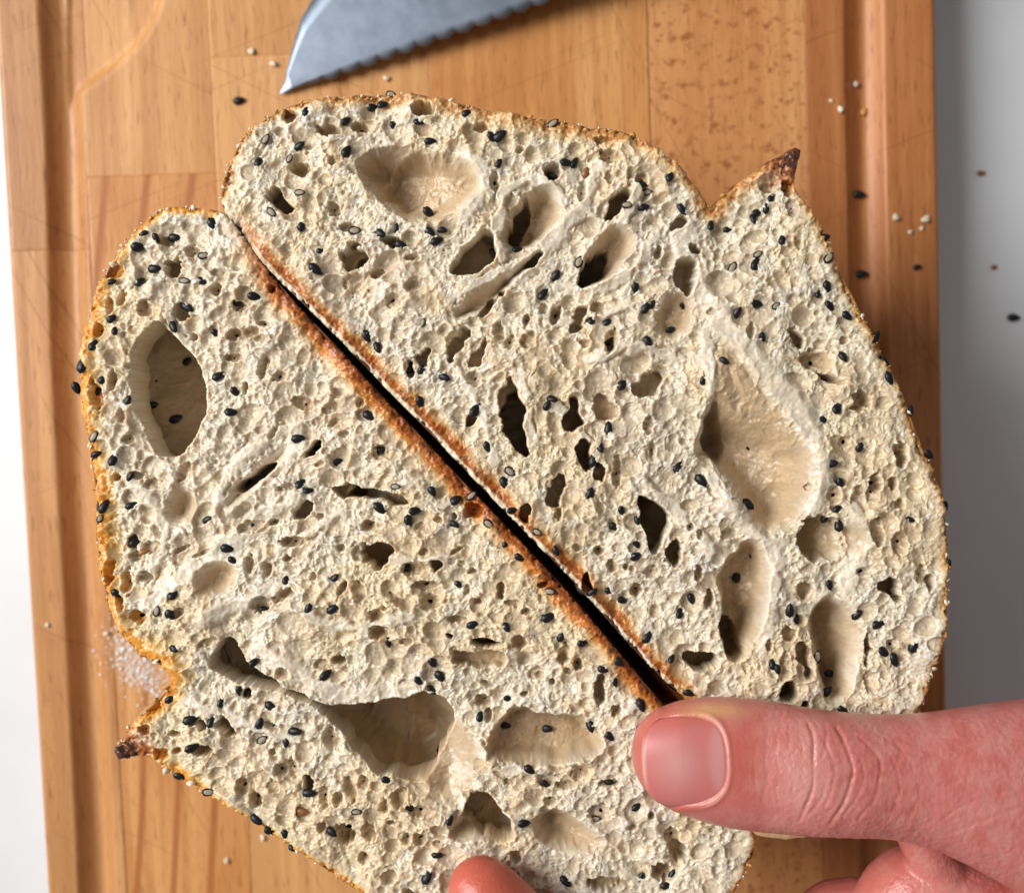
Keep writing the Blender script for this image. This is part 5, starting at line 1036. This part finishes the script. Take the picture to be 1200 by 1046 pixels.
drop('loose_seed', BSM, 1150, 203, -BT + zS, (0.9, 0.8, 0.7), 'pale brown seed in the shade on the table beside the board', 'seed', 'loose seeds', 0.1)
drop('loose_seed', BSM, 1165, 313, -BT + zS, (0.7, 0.7, 0.7), 'tiny brown speck on the table above the black seed', 'seed', 'loose seeds', 0.4)
CB = [blob_mesh('breadcrumb', k + 20, 0.45, 2) for k in range(3)]
for m_ in CB: m_.materials.append(M_FLAKE)
GB = blob_mesh('golden_breadcrumb', 31, 0.45, 2); GB.materials.append(M_TOASTY)
for k, (u, v, r, lab, g) in enumerate([
 (294, 60, 7, 'pale breadcrumb on the board, the upper of two beside the knife', 0), (320, 75, 7, 'pale breadcrumb on the board touching distance from the knife blade', 0), (453, 92, 6, 'pale crumb in the shadow under the serrated edge', 0),
 (1003, 98, 6, 'round pale crumb at the wall of the juice groove', 0), (985, 128, 7, 'pale crumb on the plank just inside the juice groove', 0), (974, 118, 4, 'tiny pale crumb above the crumb inside the groove', 0), (1012, 132, 8, 'golden crust crumb lying in the juice groove', 1),
 (1050, 255, 8, 'pale crumb on the reddish edge plank, nearer the groove', 0), (1085, 257, 8, 'pale crumb on the reddish edge plank, nearer the table', 0), (1067, 272, 5, 'small pale crumb between two larger crumbs on the edge plank', 0), (1080, 268, 5, 'small pale crumb under the crumb nearer the table', 0),
 (1026, 265, 5, 'golden crumb on the bright groove wall', 1), (55, 732, 5, 'pale crumb on the outer strip of the board beside white table', 0), (125, 742, 6, 'pale crumb on the groove rim above the flour', 0), (308, 981, 6, 'pale crumb on the board below the lower crust', 0), (265, 1008, 6, 'pale crumb on striped wood, lowest of the crumbs', 0)]):
    z = bz(u, v); rr = r / 1.36 / S * 1.15
    drop('breadcrumb', GB if g else CB[k % 3], u, v, z + rr * 0.5, (rr, rr * 0.8, rr * 0.62), lab, 'crumb', 'loose crumbs')
r = np.random.default_rng(8); base = blob_mesh('fb', 2, 0.3, 1)
bv = np.array([v.co[:] for v in base.vertices]); bf = np.array([p.vertices[:] for p in base.polygons]); V, F = [], []
for k in range(1500):
    t = r.random(); u = 132 + 62 * t + r.normal(0, 11); v = 752 + 55 * t + r.normal(0, 15)
    rr = 0.00005 + min(r.exponential(0.00007), 0.0004); p = at(u, v, bz(u, v) if k < 1 else 0.0)
    F.append(bf + len(bv) * len(V)); V.append(bv * rr * np.array([1.4, 1.2, .6]) + np.array([p.x, p.y, p.z + rr * .3]))
tag(obj('flour', mesh_np('flour', np.concatenate(V), np.concatenate(F)), M_FLOUR), 'white flour dusted on the board beside the crust notch', 'flour', kind='stuff')
